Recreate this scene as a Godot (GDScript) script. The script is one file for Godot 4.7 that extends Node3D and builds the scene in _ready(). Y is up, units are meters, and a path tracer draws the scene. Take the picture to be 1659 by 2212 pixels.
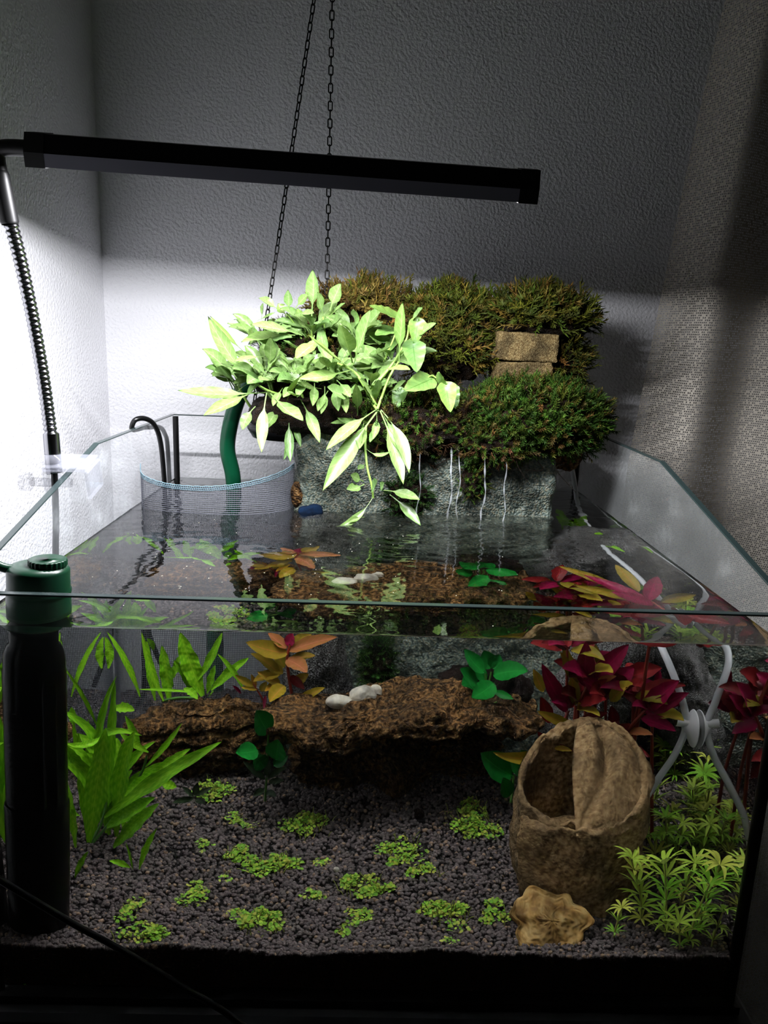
extends Node3D
# A planted glass aquarium with a mossy waterfall island under a clip lamp, in the corner of a white room at night.
# Metres, y up. Everything is built with the water surface at y = 0 and lifted at the end so that the room floor is y = 0.

const LIFT := 1.1
const HALF := 0.25        # half the inner width of the tank
const DEEP := -0.497      # z of the inside of the back pane; the inside of the front pane is z = 0
const TOP_BACK := 0.0773  # height of the back half of the tank's rim above the water
const TOP_FRONT := 0.0218 # height of the front pane's rim above the water
const SOIL := -0.2275      # soil level at the front pane
const BOTTOM := -0.262

var rng := RandomNumberGenerator.new()
var noise := FastNoiseLite.new()
var fine := FastNoiseLite.new()
var M := {}

func _ready() -> void:
	# ---- camera, sky, light, exposure
	var cam := Camera3D.new()
	cam.name = "camera"
	cam.transform = Transform3D(Basis(Vector3(0.99929, 0.03459, 0.01474), Vector3(-0.03042, 0.97416, -0.22382), Vector3(-0.0221, 0.22321, 0.97452)).orthonormalized(), Vector3(-0.0111, 0.177, 0.4311))
	cam.fov = 68.2
	cam.near = 0.01
	cam.far = 20.0
	cam.current = true
	add_child(cam)
	var env := Environment.new()
	env.background_mode = Environment.BG_COLOR
	env.background_color = Color(0.0, 0.0, 0.0)   # night outside the closed room
	env.tonemap_mode = Environment.TONE_MAPPER_LINEAR
	env.tonemap_exposure = 1.0
	env.sdfgi_enabled = true
	env.ssao_enabled = true
	env.ssil_enabled = true
	var world := WorldEnvironment.new()
	world.name = "world_environment"
	world.environment = env
	add_child(world)
	rng.seed = 7
	noise.seed = 3
	noise.frequency = 1.0
	noise.fractal_octaves = 4
	fine.seed = 11
	fine.frequency = 1.0
	fine.fractal_octaves = 2
	make_materials()
	build_room()
	build_lamp()
	build_tank()
	build_more()
	for c in get_children():
		if c is Node3D:
			c.position.y += LIFT

const LAMP_ENERGY := 0.60

# ---------------------------------------------------------------- mesh buffer
class Buf:
	var v := PackedVector3Array()
	var n := PackedVector3Array()
	var uv := PackedVector2Array()
	var c := PackedColorArray()
	var i := PackedInt32Array()
	var tint := Color.WHITE

	# rows of equal length; the outside is where (next row - this row) x (next column - this column) points
	func grid(rows: Array, flip := false, close_columns := false, close_rows := false, us := PackedFloat32Array(), vs := PackedFloat32Array()) -> void:
		var m := rows.size()
		var k: int = rows[0].size()
		var base := v.size()
		for a in m:
			var r: PackedVector3Array = rows[a]
			var up: PackedVector3Array = rows[(a + 1) % m if close_rows else mini(a + 1, m - 1)]
			var dn: PackedVector3Array = rows[(a + m - 1) % m if close_rows else maxi(a - 1, 0)]
			for b in k:
				var b1 := (b + 1) % k if close_columns else mini(b + 1, k - 1)
				var b0 := (b + k - 1) % k if close_columns else maxi(b - 1, 0)
				var nn := (up[b] - dn[b]).cross(r[b1] - r[b0])
				if nn.length_squared() < 1e-18:
					nn = (r[b] - (rows[clampi(a, 1, m - 2)] as PackedVector3Array)[(b + k / 2) % k]) if m > 2 else Vector3.UP
					if flip:
						nn = -nn
				v.append(r[b])
				n.append((-nn if flip else nn).normalized())
				uv.append(Vector2(us[b] if us.size() else float(b) / maxf(1.0, k - 1), vs[a] if vs.size() else float(a) / maxf(1.0, m - 1)))
				c.append(tint)
		for a in (m if close_rows else m - 1):
			for b in (k if close_columns else k - 1):
				var p00 := base + a * k + b
				var p01 := base + a * k + (b + 1) % k
				var p10 := base + ((a + 1) % m) * k + b
				var p11 := base + ((a + 1) % m) * k + (b + 1) % k
				if flip:
					i.append_array(PackedInt32Array([p00, p10, p01, p10, p11, p01]))
				else:
					i.append_array(PackedInt32Array([p00, p01, p10, p10, p01, p11]))

	# one flat face of 3 or 4 corners, given counter-clockwise as seen from outside
	func face(p: Array) -> void:
		var base := v.size()
		var nn: Vector3 = (p[1] - p[0]).cross(p[2] - p[0]).normalized()
		for k in p.size():
			v.append(p[k])
			n.append(nn)
			uv.append(Vector2(float(k == 1 or k == 2), float(k >= 2)))
			c.append(tint)
		i.append_array(PackedInt32Array([base, base + 2, base + 1]))
		if p.size() > 3:
			i.append_array(PackedInt32Array([base, base + 3, base + 2]))

	# a box with chamfered edges, placed by t
	func box(t: Transform3D, s: Vector3, bevel := 0.0) -> void:
		var h := s / 2.0
		var bv := minf(bevel, minf(h.x, minf(h.y, h.z)) * 0.9)
		var ax := [Vector3.RIGHT, Vector3.UP, Vector3.BACK]
		for a in 3:
			for sg in [1.0, -1.0]:
				var w: Vector3 = ax[a] * sg
				var q: Vector3 = ax[(a + 1) % 3] * sg
				var r: Vector3 = ax[(a + 2) % 3]
				var c0 := w * h
				var qq := q * h - q * bv
				var rr := r * h - r * bv
				face([t * (c0 - qq - rr), t * (c0 + qq - rr), t * (c0 + qq + rr), t * (c0 - qq + rr)])
		if bv <= 0.0:
			return
		for a in 3:
			var r: Vector3 = ax[(a + 2) % 3]
			for s1 in [1.0, -1.0]:
				for s2 in [1.0, -1.0]:
					var u: Vector3 = ax[a] * s1
					var w: Vector3 = ax[(a + 1) % 3] * s2
					var e := r * h - r * bv
					var pa := u * h + w * (h - Vector3.ONE * bv)
					var pb := w * h + u * (h - Vector3.ONE * bv)
					if s1 * s2 > 0.0:
						face([t * (pa - e), t * (pb - e), t * (pb + e), t * (pa + e)])
					else:
						face([t * (pb - e), t * (pa - e), t * (pa + e), t * (pb + e)])
		for sx in [1.0, -1.0]:
			for sy in [1.0, -1.0]:
				for sz in [1.0, -1.0]:
					var sv := Vector3(sx, sy, sz)
					var inn := h - Vector3.ONE * bv
					var p1 := Vector3(h.x, inn.y, inn.z) * sv
					var p2 := Vector3(inn.x, h.y, inn.z) * sv
					var p3 := Vector3(inn.x, inn.y, h.z) * sv
					if sx * sy * sz > 0.0:
						face([t * p1, t * p2, t * p3])
					else:
						face([t * p1, t * p3, t * p2])

	# a round tube along a path; radii per point or one for all
	func tube(path: PackedVector3Array, radius: Variant, sides := 8, caps := true) -> void:
		var rows := []
		var t0 := (path[1] - path[0]).normalized()
		var nn := t0.cross(Vector3.UP if absf(t0.y) < 0.9 else Vector3.RIGHT).normalized()
		for a in path.size():
			var t := (path[mini(a + 1, path.size() - 1)] - path[maxi(a - 1, 0)]).normalized()
			nn = (nn - t * nn.dot(t)).normalized()
			var bb := t.cross(nn)
			var rad: float = radius if radius is float else radius[a]
			var r := PackedVector3Array()
			for k in sides:
				var th := TAU * k / sides
				r.append(path[a] + (nn * cos(th) - bb * sin(th)) * rad)
			rows.append(r)
		grid(rows, false, true)
		if caps:
			for e in [0, path.size() - 1]:
				var base := v.size()
				var nrm := (path[0] - path[1]).normalized() if e == 0 else (path[e] - path[e - 1]).normalized()
				v.append(path[e])
				n.append(nrm)
				uv.append(Vector2.ZERO)
				c.append(tint)
				for p in rows[e]:
					v.append(p)
					n.append(nrm)
					uv.append(Vector2.ZERO)
					c.append(tint)
				for k in sides:
					var p1 := base + 1 + k
					var p2 := base + 1 + (k + 1) % sides
					i.append_array(PackedInt32Array([base, p2, p1] if e != 0 else [base, p1, p2]))

	# a profile of (radius, height) from top to bottom turned round the y axis of t
	func lathe(t: Transform3D, profile: Array, sides := 32) -> void:
		var rows := []
		for p in profile:
			var r := PackedVector3Array()
			for k in sides:
				var th := TAU * k / sides
				r.append(t * Vector3(cos(th) * p.x, p.y, -sin(th) * p.x))
			rows.append(r)
		grid(rows, false, true)

	func mesh() -> ArrayMesh:
		var a := []
		a.resize(Mesh.ARRAY_MAX)
		a[Mesh.ARRAY_VERTEX] = v
		a[Mesh.ARRAY_NORMAL] = n
		a[Mesh.ARRAY_TEX_UV] = uv
		a[Mesh.ARRAY_COLOR] = c
		a[Mesh.ARRAY_INDEX] = i
		var m := ArrayMesh.new()
		m.add_surface_from_arrays(Mesh.PRIMITIVE_TRIANGLES, a)
		return m

# ---------------------------------------------------------------- scene helpers
func thing(called: String, label: String, category: String, group := "", at := Vector3.ZERO) -> Node3D:
	var o := Node3D.new()
	o.name = called
	o.position = at
	add_child(o, true)
	tag(o, label, category, group)
	return o

func tag(o: Node3D, label: String, category: String, group := "") -> void:
	o.set_meta("label", label)
	o.set_meta("category", category)
	if group:
		o.set_meta("group", group)

func put(called: String, b: Variant, m: Material, parent: Node3D = self) -> MeshInstance3D:
	var o := MeshInstance3D.new()
	o.name = called
	o.mesh = b.mesh() if b is Buf else b
	o.material_override = m
	parent.add_child(o, true)
	return o

func struct(called: String, b: Variant, m: Material, label := "") -> MeshInstance3D:
	var o := put(called, b, m)
	o.set_meta("kind", "structure")
	if label:
		o.set_meta("label", label)
	return o

func stuff(o: Node3D) -> Node3D:
	o.set_meta("kind", "stuff")
	return o

func curve(pts: Array, steps := 24) -> PackedVector3Array:   # Catmull-Rom through the points
	var out := PackedVector3Array()
	for k in pts.size() - 1:
		var p0: Vector3 = pts[maxi(k - 1, 0)]
		var p1: Vector3 = pts[k]
		var p2: Vector3 = pts[k + 1]
		var p3: Vector3 = pts[mini(k + 2, pts.size() - 1)]
		for s in steps:
			out.append(p1.cubic_interpolate(p2, p0, p3, float(s) / steps))
	out.append(pts[-1])
	return out

func at(x: float, y: float, z: float) -> Transform3D:
	return Transform3D(Basis(), Vector3(x, y, z))

func slab(x0: float, x1: float, y0: float, y1: float, z0: float, z1: float, bevel := 0.0) -> Buf:
	var b := Buf.new()
	b.box(at((x0 + x1) / 2, (y0 + y1) / 2, (z0 + z1) / 2), Vector3(x1 - x0, y1 - y0, z1 - z0), bevel)
	return b

func jit(a: float, b: float) -> float:
	return rng.randf_range(a, b)

func vjit(s: float) -> Vector3:
	return Vector3(jit(-s, s), jit(-s, s), jit(-s, s))

func shade(c: Color, by: float) -> Color:   # one leaf or stone a little different from the next
	var k := 1.0 + jit(-by, by)
	return Color(c.r * k * (1.0 + jit(-by, by) * 0.3), c.g * k, c.b * k * (1.0 + jit(-by, by) * 0.3))

# ---------------------------------------------------------------- materials
func ramp(stops: Array) -> Gradient:
	var g := Gradient.new()
	var off := PackedFloat32Array()
	var col := PackedColorArray()
	for s in stops:
		off.append(s[0])
		col.append(s[1])
	g.offsets = off
	g.colors = col
	return g

func noise_tex(freq: float, octaves: int, sd: int, stops := [], kind := FastNoiseLite.TYPE_SIMPLEX_SMOOTH, size := 512, ridged := false) -> NoiseTexture2D:
	var f := FastNoiseLite.new()
	f.noise_type = kind
	f.seed = sd
	f.frequency = freq
	f.fractal_octaves = octaves
	if ridged:
		f.fractal_type = FastNoiseLite.FRACTAL_RIDGED
	var t := NoiseTexture2D.new()
	t.width = size
	t.height = size
	t.seamless = true
	t.noise = f
	if stops.size():
		t.color_ramp = ramp(stops)
	return t

func plain(c: Color, rough := 0.6, metal := 0.0) -> StandardMaterial3D:
	var m := StandardMaterial3D.new()
	m.albedo_color = c
	m.roughness = rough
	m.metallic = metal
	return m

func stone(stops: Array, scale: float, freq: float, sd: int, bump: float, rough := 0.8, ridged := false) -> StandardMaterial3D:
	var m := StandardMaterial3D.new()
	m.albedo_texture = noise_tex(freq, 6, sd, stops, FastNoiseLite.TYPE_SIMPLEX_SMOOTH, 512, ridged)
	m.roughness = rough
	m.uv1_triplanar = true
	m.uv1_scale = Vector3.ONE * scale
	m.heightmap_enabled = true
	m.heightmap_texture = noise_tex(freq * 2.0, 5, sd + 1)
	m.heightmap_scale = bump
	m.metallic_specular = 0.3
	# a second, coarser layer of tone so that the grain does not repeat
	m.detail_enabled = true
	m.detail_blend_mode = BaseMaterial3D.BLEND_MODE_MUL
	m.detail_albedo = M.patches
	m.detail_uv_layer = BaseMaterial3D.DETAIL_UV_2
	m.uv2_triplanar = true
	m.uv2_scale = Vector3.ONE * scale * 0.37
	return m

func pane(c: Color, alpha: float) -> StandardMaterial3D:
	var m := StandardMaterial3D.new()
	m.transparency = BaseMaterial3D.TRANSPARENCY_ALPHA
	m.albedo_color = Color(c.r, c.g, c.b, alpha)
	m.roughness = 0.0
	m.metallic_specular = 0.32
	return m

func clear(c: Color, scale: float, rough := 0.0, alpha := 0.0) -> StandardMaterial3D:
	var m := StandardMaterial3D.new()
	m.refraction_enabled = true
	m.refraction_scale = scale
	m.albedo_color = Color(c.r, c.g, c.b, alpha)
	m.roughness = rough
	return m

func lace_image() -> Image:   # one repeat of a net curtain: hexagonal holes between threads, some filled in
	var im := Image.create(256, 256, false, Image.FORMAT_RGBA8)
	var r := RandomNumberGenerator.new()
	r.seed = 5
	var filled := {}
	for a in 16:
		for b in 18:
			filled[Vector2i(a, b)] = r.randf() < 0.10 or (posmod(a + b * 2, 8) == 0)
	for y in 256:
		for x in 256:
			# rows of offset cells: 16 across, 16 down
			var cy := floori(y / 16.0)
			var fx := x / 16.0 + (0.5 if cy % 2 else 0.0)
			var cx := posmod(floori(fx), 16)
			var u := fposmod(fx, 1.0) - 0.5
			var w := fposmod(y / 16.0, 1.0) - 0.5
			var d := maxf(absf(u) * 1.0, absf(w) * 0.86 + absf(u) * 0.5)
			var hole: bool = d < 0.34 and not filled[Vector2i(cx, cy)]
			var g := 0.80 + 0.14 * sin(x * 1.9) * sin(y * 2.3)
			im.set_pixel(x, y, Color(g, g * 0.985, g * 0.95, 0.0 if hole else 1.0))
	return im

func leaf_image(base: Color, vein: Color, edge: Color, side_veins: int, slope: float, sd: int, blister := 0.0) -> ImageTexture:   # u across, v from stalk to tip
	var im := Image.create(96, 256, false, Image.FORMAT_RGB8)
	var f := FastNoiseLite.new()
	f.seed = sd
	f.frequency = 0.03
	f.fractal_octaves = 3
	for y in 256:
		for x in 96:
			var u := absf(x / 95.0 - 0.5) * 2.0
			var t := y / 255.0
			var k := f.get_noise_2d(x, y)
			var c := base.lerp(edge, clampf(u * 0.55 + k * 0.6, 0.0, 1.0))
			var s := fposmod(t * side_veins - u * slope, 1.0)
			var dv := minf(s, 1.0 - s)
			c = c.lerp(vein, 0.45 * clampf(1.0 - dv / 0.10, 0.0, 1.0) * (1.0 - u * 0.6))
			if blister > 0.0:
				c = c.lerp(vein, blister * (0.5 + 0.5 * sin(t * 80.0 + u * 7.0)) * absf(sin(u * 9.0)))
			c = c.lerp(vein, clampf(1.0 - u / 0.07, 0.0, 1.0) * 0.8)
			im.set_pixel(x, y, c)
	return ImageTexture.create_from_image(im)

func leaf_mat(tex: Texture2D, rough: float, through: Color, bump: Texture2D = null) -> StandardMaterial3D:
	var m := StandardMaterial3D.new()
	m.albedo_texture = tex
	m.roughness = rough
	m.vertex_color_use_as_albedo = true
	m.cull_mode = BaseMaterial3D.CULL_DISABLED
	m.backlight_enabled = true
	m.backlight = through
	return m

func make_materials() -> void:
	M.patches = noise_tex(0.012, 5, 77, [[0.0, Color(0.45, 0.45, 0.45)], [0.42, Color(0.75, 0.75, 0.75)], [0.6, Color(1, 1, 1)], [1.0, Color(1, 1, 1)]])
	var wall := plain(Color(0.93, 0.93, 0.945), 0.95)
	wall.heightmap_enabled = true
	wall.heightmap_texture = noise_tex(0.055, 4, 21, [], FastNoiseLite.TYPE_SIMPLEX_SMOOTH, 1024)
	wall.heightmap_scale = 0.12
	wall.uv1_triplanar = true
	wall.uv1_world_triplanar = true
	wall.uv1_scale = Vector3.ONE * 3.2
	M.wall = wall
	M.ceiling = plain(Color(0.80, 0.80, 0.80), 0.95)
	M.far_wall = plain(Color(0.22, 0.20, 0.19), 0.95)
	M.floor = plain(Color(0.16, 0.11, 0.075), 0.5)
	M.cabinet = plain(Color(0.03, 0.03, 0.032), 0.6)
	var lace := StandardMaterial3D.new()
	lace.albedo_texture = ImageTexture.create_from_image(lace_image())
	lace.albedo_color = Color(0.98, 0.96, 0.93)
	lace.transparency = BaseMaterial3D.TRANSPARENCY_ALPHA_SCISSOR
	lace.alpha_scissor_threshold = 0.5
	lace.cull_mode = BaseMaterial3D.CULL_DISABLED
	lace.roughness = 0.9
	lace.backlight_enabled = true
	lace.backlight = Color(0.35, 0.33, 0.3)
	M.lace = lace
	M.black_metal = plain(Color(0.055, 0.055, 0.06), 0.45, 0.3)
	M.iron = plain(Color(0.05, 0.045, 0.042), 0.55, 0.6)
	M.housing = plain(Color(0.075, 0.077, 0.085), 0.42, 0.4)
	M.side_strip = plain(Color(0.42, 0.42, 0.46), 0.4)
	M.cap = plain(Color(0.035, 0.035, 0.037), 0.5)
	M.chrome = plain(Color(0.62, 0.62, 0.64), 0.16, 1.0)
	M.black = plain(Color(0.02, 0.02, 0.022), 0.35)
	M.silicone = plain(Color(0.018, 0.018, 0.02), 0.4)
	M.acrylic = pane(Color(0.80, 0.81, 0.86), 0.18)
	M.acrylic.roughness = 0.06
	M.acrylic.metallic_specular = 0.5
	M.glass = pane(Color(0.93, 0.98, 0.96), 0.02)
	M.edge = plain(Color(0.17, 0.22, 0.22), 0.2)
	M.water = clear(Color(0.985, 1.0, 0.992), 0.0333)
	M.trickle = pane(Color(0.95, 0.97, 1.0), 0.13)
	M.trickle.roughness = 0.3
	M.trickle.metallic_specular = 0.6
	var lime := StandardMaterial3D.new()    # dried water marks on the left pane
	lime.albedo_texture = noise_tex(0.012, 6, 31, [[0.0, Color(0.80, 0.82, 0.84, 0.07)], [0.5, Color(0.80, 0.82, 0.84, 0.11)], [0.66, Color(0.82, 0.84, 0.86, 0.17)], [1.0, Color(0.86, 0.88, 0.9, 0.34)]])
	lime.transparency = BaseMaterial3D.TRANSPARENCY_ALPHA
	lime.roughness = 0.3
	lime.uv1_triplanar = true
	lime.uv1_scale = Vector3.ONE * 5.0
	M.lime = lime
	var haze: StandardMaterial3D = lime.duplicate()      # grey reflection on the right pane, painted in as an even pale film
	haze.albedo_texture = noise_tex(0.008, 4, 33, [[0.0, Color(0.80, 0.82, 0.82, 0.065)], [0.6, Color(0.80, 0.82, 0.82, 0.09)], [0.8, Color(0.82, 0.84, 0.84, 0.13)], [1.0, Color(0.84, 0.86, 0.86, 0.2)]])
	M.pane_reflection = haze
	var led := plain(Color(0.9, 0.9, 0.95), 0.4)
	led.emission_enabled = true
	led.emission = Color(0.97, 0.98, 1.0)
	led.emission_energy_multiplier = 4.0
	M.led = led
	M.soil = stone([[0.0, Color(0.05, 0.045, 0.045)], [0.5, Color(0.10, 0.085, 0.085)], [1.0, Color(0.16, 0.14, 0.135)]], 9.0, 0.05, 41, 0.2)
	var grain := plain(Color(1, 1, 1), 0.8)
	grain.metallic_specular = 0.15
	grain.vertex_color_use_as_albedo = true
	M.grain = grain
	M.green_plastic = plain(Color(0.035, 0.23, 0.145), 0.33)
	M.hose = plain(Color(0.03, 0.30, 0.19), 0.25)
	M.filter_black = plain(Color(0.02, 0.021, 0.024), 0.2)
	M.filter_black.metallic_specular = 0.18
	M.filter_gloss = plain(Color(0.02, 0.021, 0.024), 0.12)
	M.net = plain(Color(0.40, 0.41, 0.45), 0.5)
	M.hem = plain(Color(0.44, 0.55, 0.60), 0.7)

func build_room() -> void:
	var back := -0.60
	var left := -0.3635
	struct("wall_back", slab(left - 0.12, 3.12, -1.1, 1.12, back - 0.12, back), M.wall)
	# wall cut short out of view, dark walls added so the front glass mirrors darkness
	struct("wall_left", slab(left - 0.12, left, -1.1, 1.12, back, 0.03), M.wall)
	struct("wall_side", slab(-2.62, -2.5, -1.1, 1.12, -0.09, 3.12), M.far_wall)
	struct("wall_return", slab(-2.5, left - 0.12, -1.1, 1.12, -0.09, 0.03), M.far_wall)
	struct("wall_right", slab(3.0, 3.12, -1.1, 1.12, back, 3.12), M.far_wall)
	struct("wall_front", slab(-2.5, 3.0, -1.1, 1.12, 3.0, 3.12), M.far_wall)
	struct("ceiling", slab(-2.62, 3.12, 1.12, 1.24, back - 0.12, 3.12), M.ceiling)
	struct("floor", slab(-2.62, 3.12, -1.2, -1.1, back - 0.12, 3.12), M.floor)
	# black cabinet that carries the tank
	var t := thing("aquarium_cabinet", "black cabinet beneath the glass tank, its top just below the dark soil", "cabinet", "", Vector3(0, -1.1, -0.25))
	put("body", slab(-0.255, 0.255, 0.0, 0.80, -0.255, 0.255, 0.003), M.cabinet, t)
	put("worktop", slab(-0.265, 0.265, 0.80, 0.8315, -0.265, 0.265, 0.004), M.cabinet, t)
	# net curtain on the right, in folds
	var rows := []
	var along := 140
	var us := PackedFloat32Array()
	for a in 61:
		var h := 1.06 - a * 2.12 / 60.0
		var r := PackedVector3Array()
		for k in along + 1:
			var s := float(k) / along
			var spread := 1.0 + 0.10 * clampf((0.9 - h) * 0.8, 0.0, 1.2)
			var x := 0.400 + s * 0.62 * spread
			var z := -0.565 + s * 0.16 + 0.5 * s * s * 0.3
			var ph := s * 30.0 * (1.0 + 0.15 * sin(s * 9.0)) + 0.35 * sin(h * 2.1 + s * 4.0)
			var amp := 0.020 + 0.006 * sin(s * 17.0 + h)
			r.append(Vector3(x - (0.012 + 0.062 * pow(clampf((0.62 - h) / 0.6, 0.0, 1.0), 0.8)) * (1.0 - s) + amp * 0.45 * cos(ph), h, z + amp * (1.0 - cos(ph))))
		rows.append(r)
	for k in along + 1:
		us.append(k / float(along) * 0.95 / 0.045)
	var vs := PackedFloat32Array()
	for a in 61:
		vs.append(a * 2.12 / 60.0 / 0.045)
	var b := Buf.new()
	b.grid(rows, false, false, false, us, vs)
	var cur := thing("lace_curtain", "cream lace net curtain hanging in soft folds beside the tank", "curtain")
	put("fabric", b, M.lace, cur)
	var rail := Buf.new()
	rail.tube(PackedVector3Array([Vector3(0.33, 1.07, -0.54), Vector3(1.05, 1.07, -0.24)]), 0.008, 10)
	put("rail", rail, M.chrome, cur)

# ---------------------------------------------------------------- the lamp
func build_lamp() -> void:
	var lt := Vector3(-0.2610, 0.2975, -0.165)
	var rt := Vector3(0.1050, 0.2860, -0.165)
	var ax := (rt - lt).normalized()
	var up := Vector3(0, cos(0.24), sin(0.24))      # tipped a little toward the wall
	up = (up - ax * up.dot(ax)).normalized()
	var fr := Transform3D(Basis(ax, up, ax.cross(up)), lt)
	var length := lt.distance_to(rt)
	var t := thing("clip_lamp", "dark grey slim LED bar lamp on a chrome gooseneck clipped to the glass rim", "lamp")
	# housing: an open channel with sloped shoulders, lips and a recessed floor
	var prof := [Vector2(0.0135, -0.0064), Vector2(0.0135, 0.0025), Vector2(0.0080, 0.0150), Vector2(-0.0080, 0.0150), Vector2(-0.0135, 0.0025), Vector2(-0.0135, -0.0064), Vector2(-0.0122, -0.0064), Vector2(-0.0112, -0.0002), Vector2(0.0112, -0.0002), Vector2(0.0122, -0.0064)]
	var body := Buf.new()
	for k in prof.size():
		var p: Vector2 = prof[k]
		var q: Vector2 = prof[(k + 1) % prof.size()]
		body.face([fr * Vector3(0.012, p.y, p.x), fr * Vector3(length - 0.012, p.y, p.x), fr * Vector3(length - 0.012, q.y, q.x), fr * Vector3(0.012, q.y, q.x)])
	put("housing", body, M.housing, t)
	for s in [-1.0, 1.0]:
		var side := Buf.new()
		side.box(fr * at(length / 2, -0.0019, s * 0.0137), Vector3(length - 0.026, 0.0090, 0.0005))
		put("side_strip", side, M.side_strip, t)
	for e in 2:
		var cap := Buf.new()
		var x0 := -0.001 if e == 0 else length - 0.013
		var x1 := x0 + 0.014
		var ring := [Vector2(0.0141, -0.0070), Vector2(0.0141, 0.0028), Vector2(0.0083, 0.0156), Vector2(-0.0083, 0.0156), Vector2(-0.0141, 0.0028), Vector2(-0.0141, -0.0070)]
		for k in 6:
			var p: Vector2 = ring[k]
			var q: Vector2 = ring[(k + 1) % 6]
			cap.face([fr * Vector3(x0, p.y, p.x), fr * Vector3(x1, p.y, p.x), fr * Vector3(x1, q.y, q.x), fr * Vector3(x0, q.y, q.x)])
			if k > 0 and k < 5:
				var o: Vector2 = ring[0]
				cap.face([fr * Vector3(x1, o.y, o.x), fr * Vector3(x1, p.y, p.x), fr * Vector3(x1, q.y, q.x)].slice(0, 3))
				cap.face([fr * Vector3(x0, o.y, o.x), fr * Vector3(x0, q.y, q.x), fr * Vector3(x0, p.y, p.x)])
		put("end_cap", cap, M.cap, t)
	var strip := Buf.new()
	strip.box(fr * at(length / 2 + 0.006, -0.001, 0), Vector3(length - 0.045, 0.001, 0.005))
	put("led_strip", strip, M.led, t)
	var light := AreaLight3D.new()
	light.name = "led_light"
	light.area_size = Vector2(length - 0.045, 0.005)
	light.light_energy = LAMP_ENERGY
	light.light_color = Color(0.985, 0.985, 1.0)
	light.area_range = 12.0
	light.area_attenuation = 2.0
	light.shadow_enabled = true
	light.transform = fr * Transform3D(Basis(Vector3.RIGHT, -PI / 2), Vector3(length / 2 + 0.006, -0.0018, 0))
	t.add_child(light)
	# joint and flexible neck
	var neck0 := Vector3(-0.2655, 0.084, -0.176)
	var path := curve([neck0, Vector3(-0.2665, 0.100, -0.176), Vector3(-0.2690, 0.135, -0.176), Vector3(-0.2735, 0.180, -0.175), Vector3(-0.2790, 0.225, -0.172), Vector3(-0.2845, 0.262, -0.168), Vector3(-0.2865, 0.283, -0.166)], 60)
	var rad := PackedFloat32Array()
	var run := 0.0
	for k in path.size():
		if k:
			run += path[k].distance_to(path[k - 1])
		rad.append(0.0044 + 0.0011 * absf(sin(run * PI / 0.0040)))
	var neck := Buf.new()
	neck.tube(path, rad, 16)
	put("flexible_neck", neck, M.chrome, t)
	var s1 := Buf.new()
	s1.tube(PackedVector3Array([neck0 + Vector3(0.0004, -0.022, 0), neck0 + Vector3(0.0003, -0.0215, 0), neck0 + Vector3(-0.0004, 0.010, 0), neck0 + Vector3(-0.0004, 0.0105, 0)]), PackedFloat32Array([0.0058, 0.0064, 0.0064, 0.0056]), 20)
	put("sleeve", s1, M.chrome, t)
	var s2 := Buf.new()
	s2.tube(PackedVector3Array([Vector3(-0.2832, 0.250, -0.1690), Vector3(-0.2834, 0.252, -0.1690), Vector3(-0.2866, 0.284, -0.166), Vector3(-0.2868, 0.286, -0.166)]), PackedFloat32Array([0.0058, 0.0066, 0.0066, 0.006]), 20)
	put("sleeve", s2, M.black_metal, t)
	var j := Buf.new()
	j.tube(curve([Vector3(-0.2866, 0.283, -0.166), Vector3(-0.2874, 0.297, -0.1655), Vector3(-0.281, 0.3020, -0.165), Vector3(-0.258, 0.3020, -0.165)], 10), 0.0058, 16)
	put("elbow_joint", j, M.black_metal, t)
	# clear clamp that sits over the sloping rim of the side pane
	var sl := Vector3(0, -0.0556, 0.238).normalized()
	var nrm := Vector3(0, 0.238, 0.0556).normalized()
	var cf := Transform3D(Basis(Vector3.RIGHT, nrm, sl), Vector3(-0.2525, 0.0665, -0.181))
	var cl := Buf.new()
	cl.box(cf * at(-0.001, 0.0035, 0), Vector3(0.036, 0.004, 0.030), 0.0008)
	cl.box(cf * at(0.0165, -0.010, 0), Vector3(0.0035, 0.024, 0.030), 0.0008)
	cl.box(cf * at(-0.0175, -0.009, 0), Vector3(0.0035, 0.022, 0.030), 0.0008)
	var clamp := put("clamp", cl, M.acrylic, t)
	var sock := Buf.new()
	sock.lathe(Transform3D(Basis(), Vector3(-0.2652, 0.0695, -0.176)), [Vector2(0.0, 0.008), Vector2(0.0088, 0.008), Vector2(0.0092, 0.0), Vector2(0.0088, -0.006), Vector2(0.0, -0.006)], 24)
	put("clamp_socket", sock, M.acrylic, clamp)
	var sc := Buf.new()
	var sp := PackedVector3Array()
	var sr := PackedFloat32Array()
	for k in 61:
		sp.append(cf * Vector3(-0.034 + k * 0.00055, -0.013, 0.003))
		sr.append(0.0034 + 0.0005 * sin(k * 2.1))
	sc.tube(sp, sr, 14)
	put("clamp_screw", sc, M.acrylic, clamp)
	var kn := Buf.new()
	var kp := PackedVector3Array([cf * Vector3(-0.042, -0.013, 0.003), cf * Vector3(-0.0412, -0.013, 0.003), cf * Vector3(-0.035, -0.013, 0.003), cf * Vector3(-0.034, -0.013, 0.003)])
	kn.tube(kp, PackedFloat32Array([0.007, 0.008, 0.008, 0.007]), 12)
	put("clamp_knob", kn, M.acrylic, clamp)
	var cord := Buf.new()
	cord.tube(curve([Vector3(-0.2650, 0.064, -0.176), Vector3(-0.2650, 0.045, -0.175), Vector3(-0.2655, 0.02, -0.174), Vector3(-0.267, 0.0, -0.174), Vector3(-0.272, -0.05, -0.178), Vector3(-0.29, -0.2, -0.2), Vector3(-0.30, -0.6, -0.25), Vector3(-0.30, -1.0, -0.3)], 14), 0.0026, 10)
	put("power_cord", cord, M.black, t)

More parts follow.
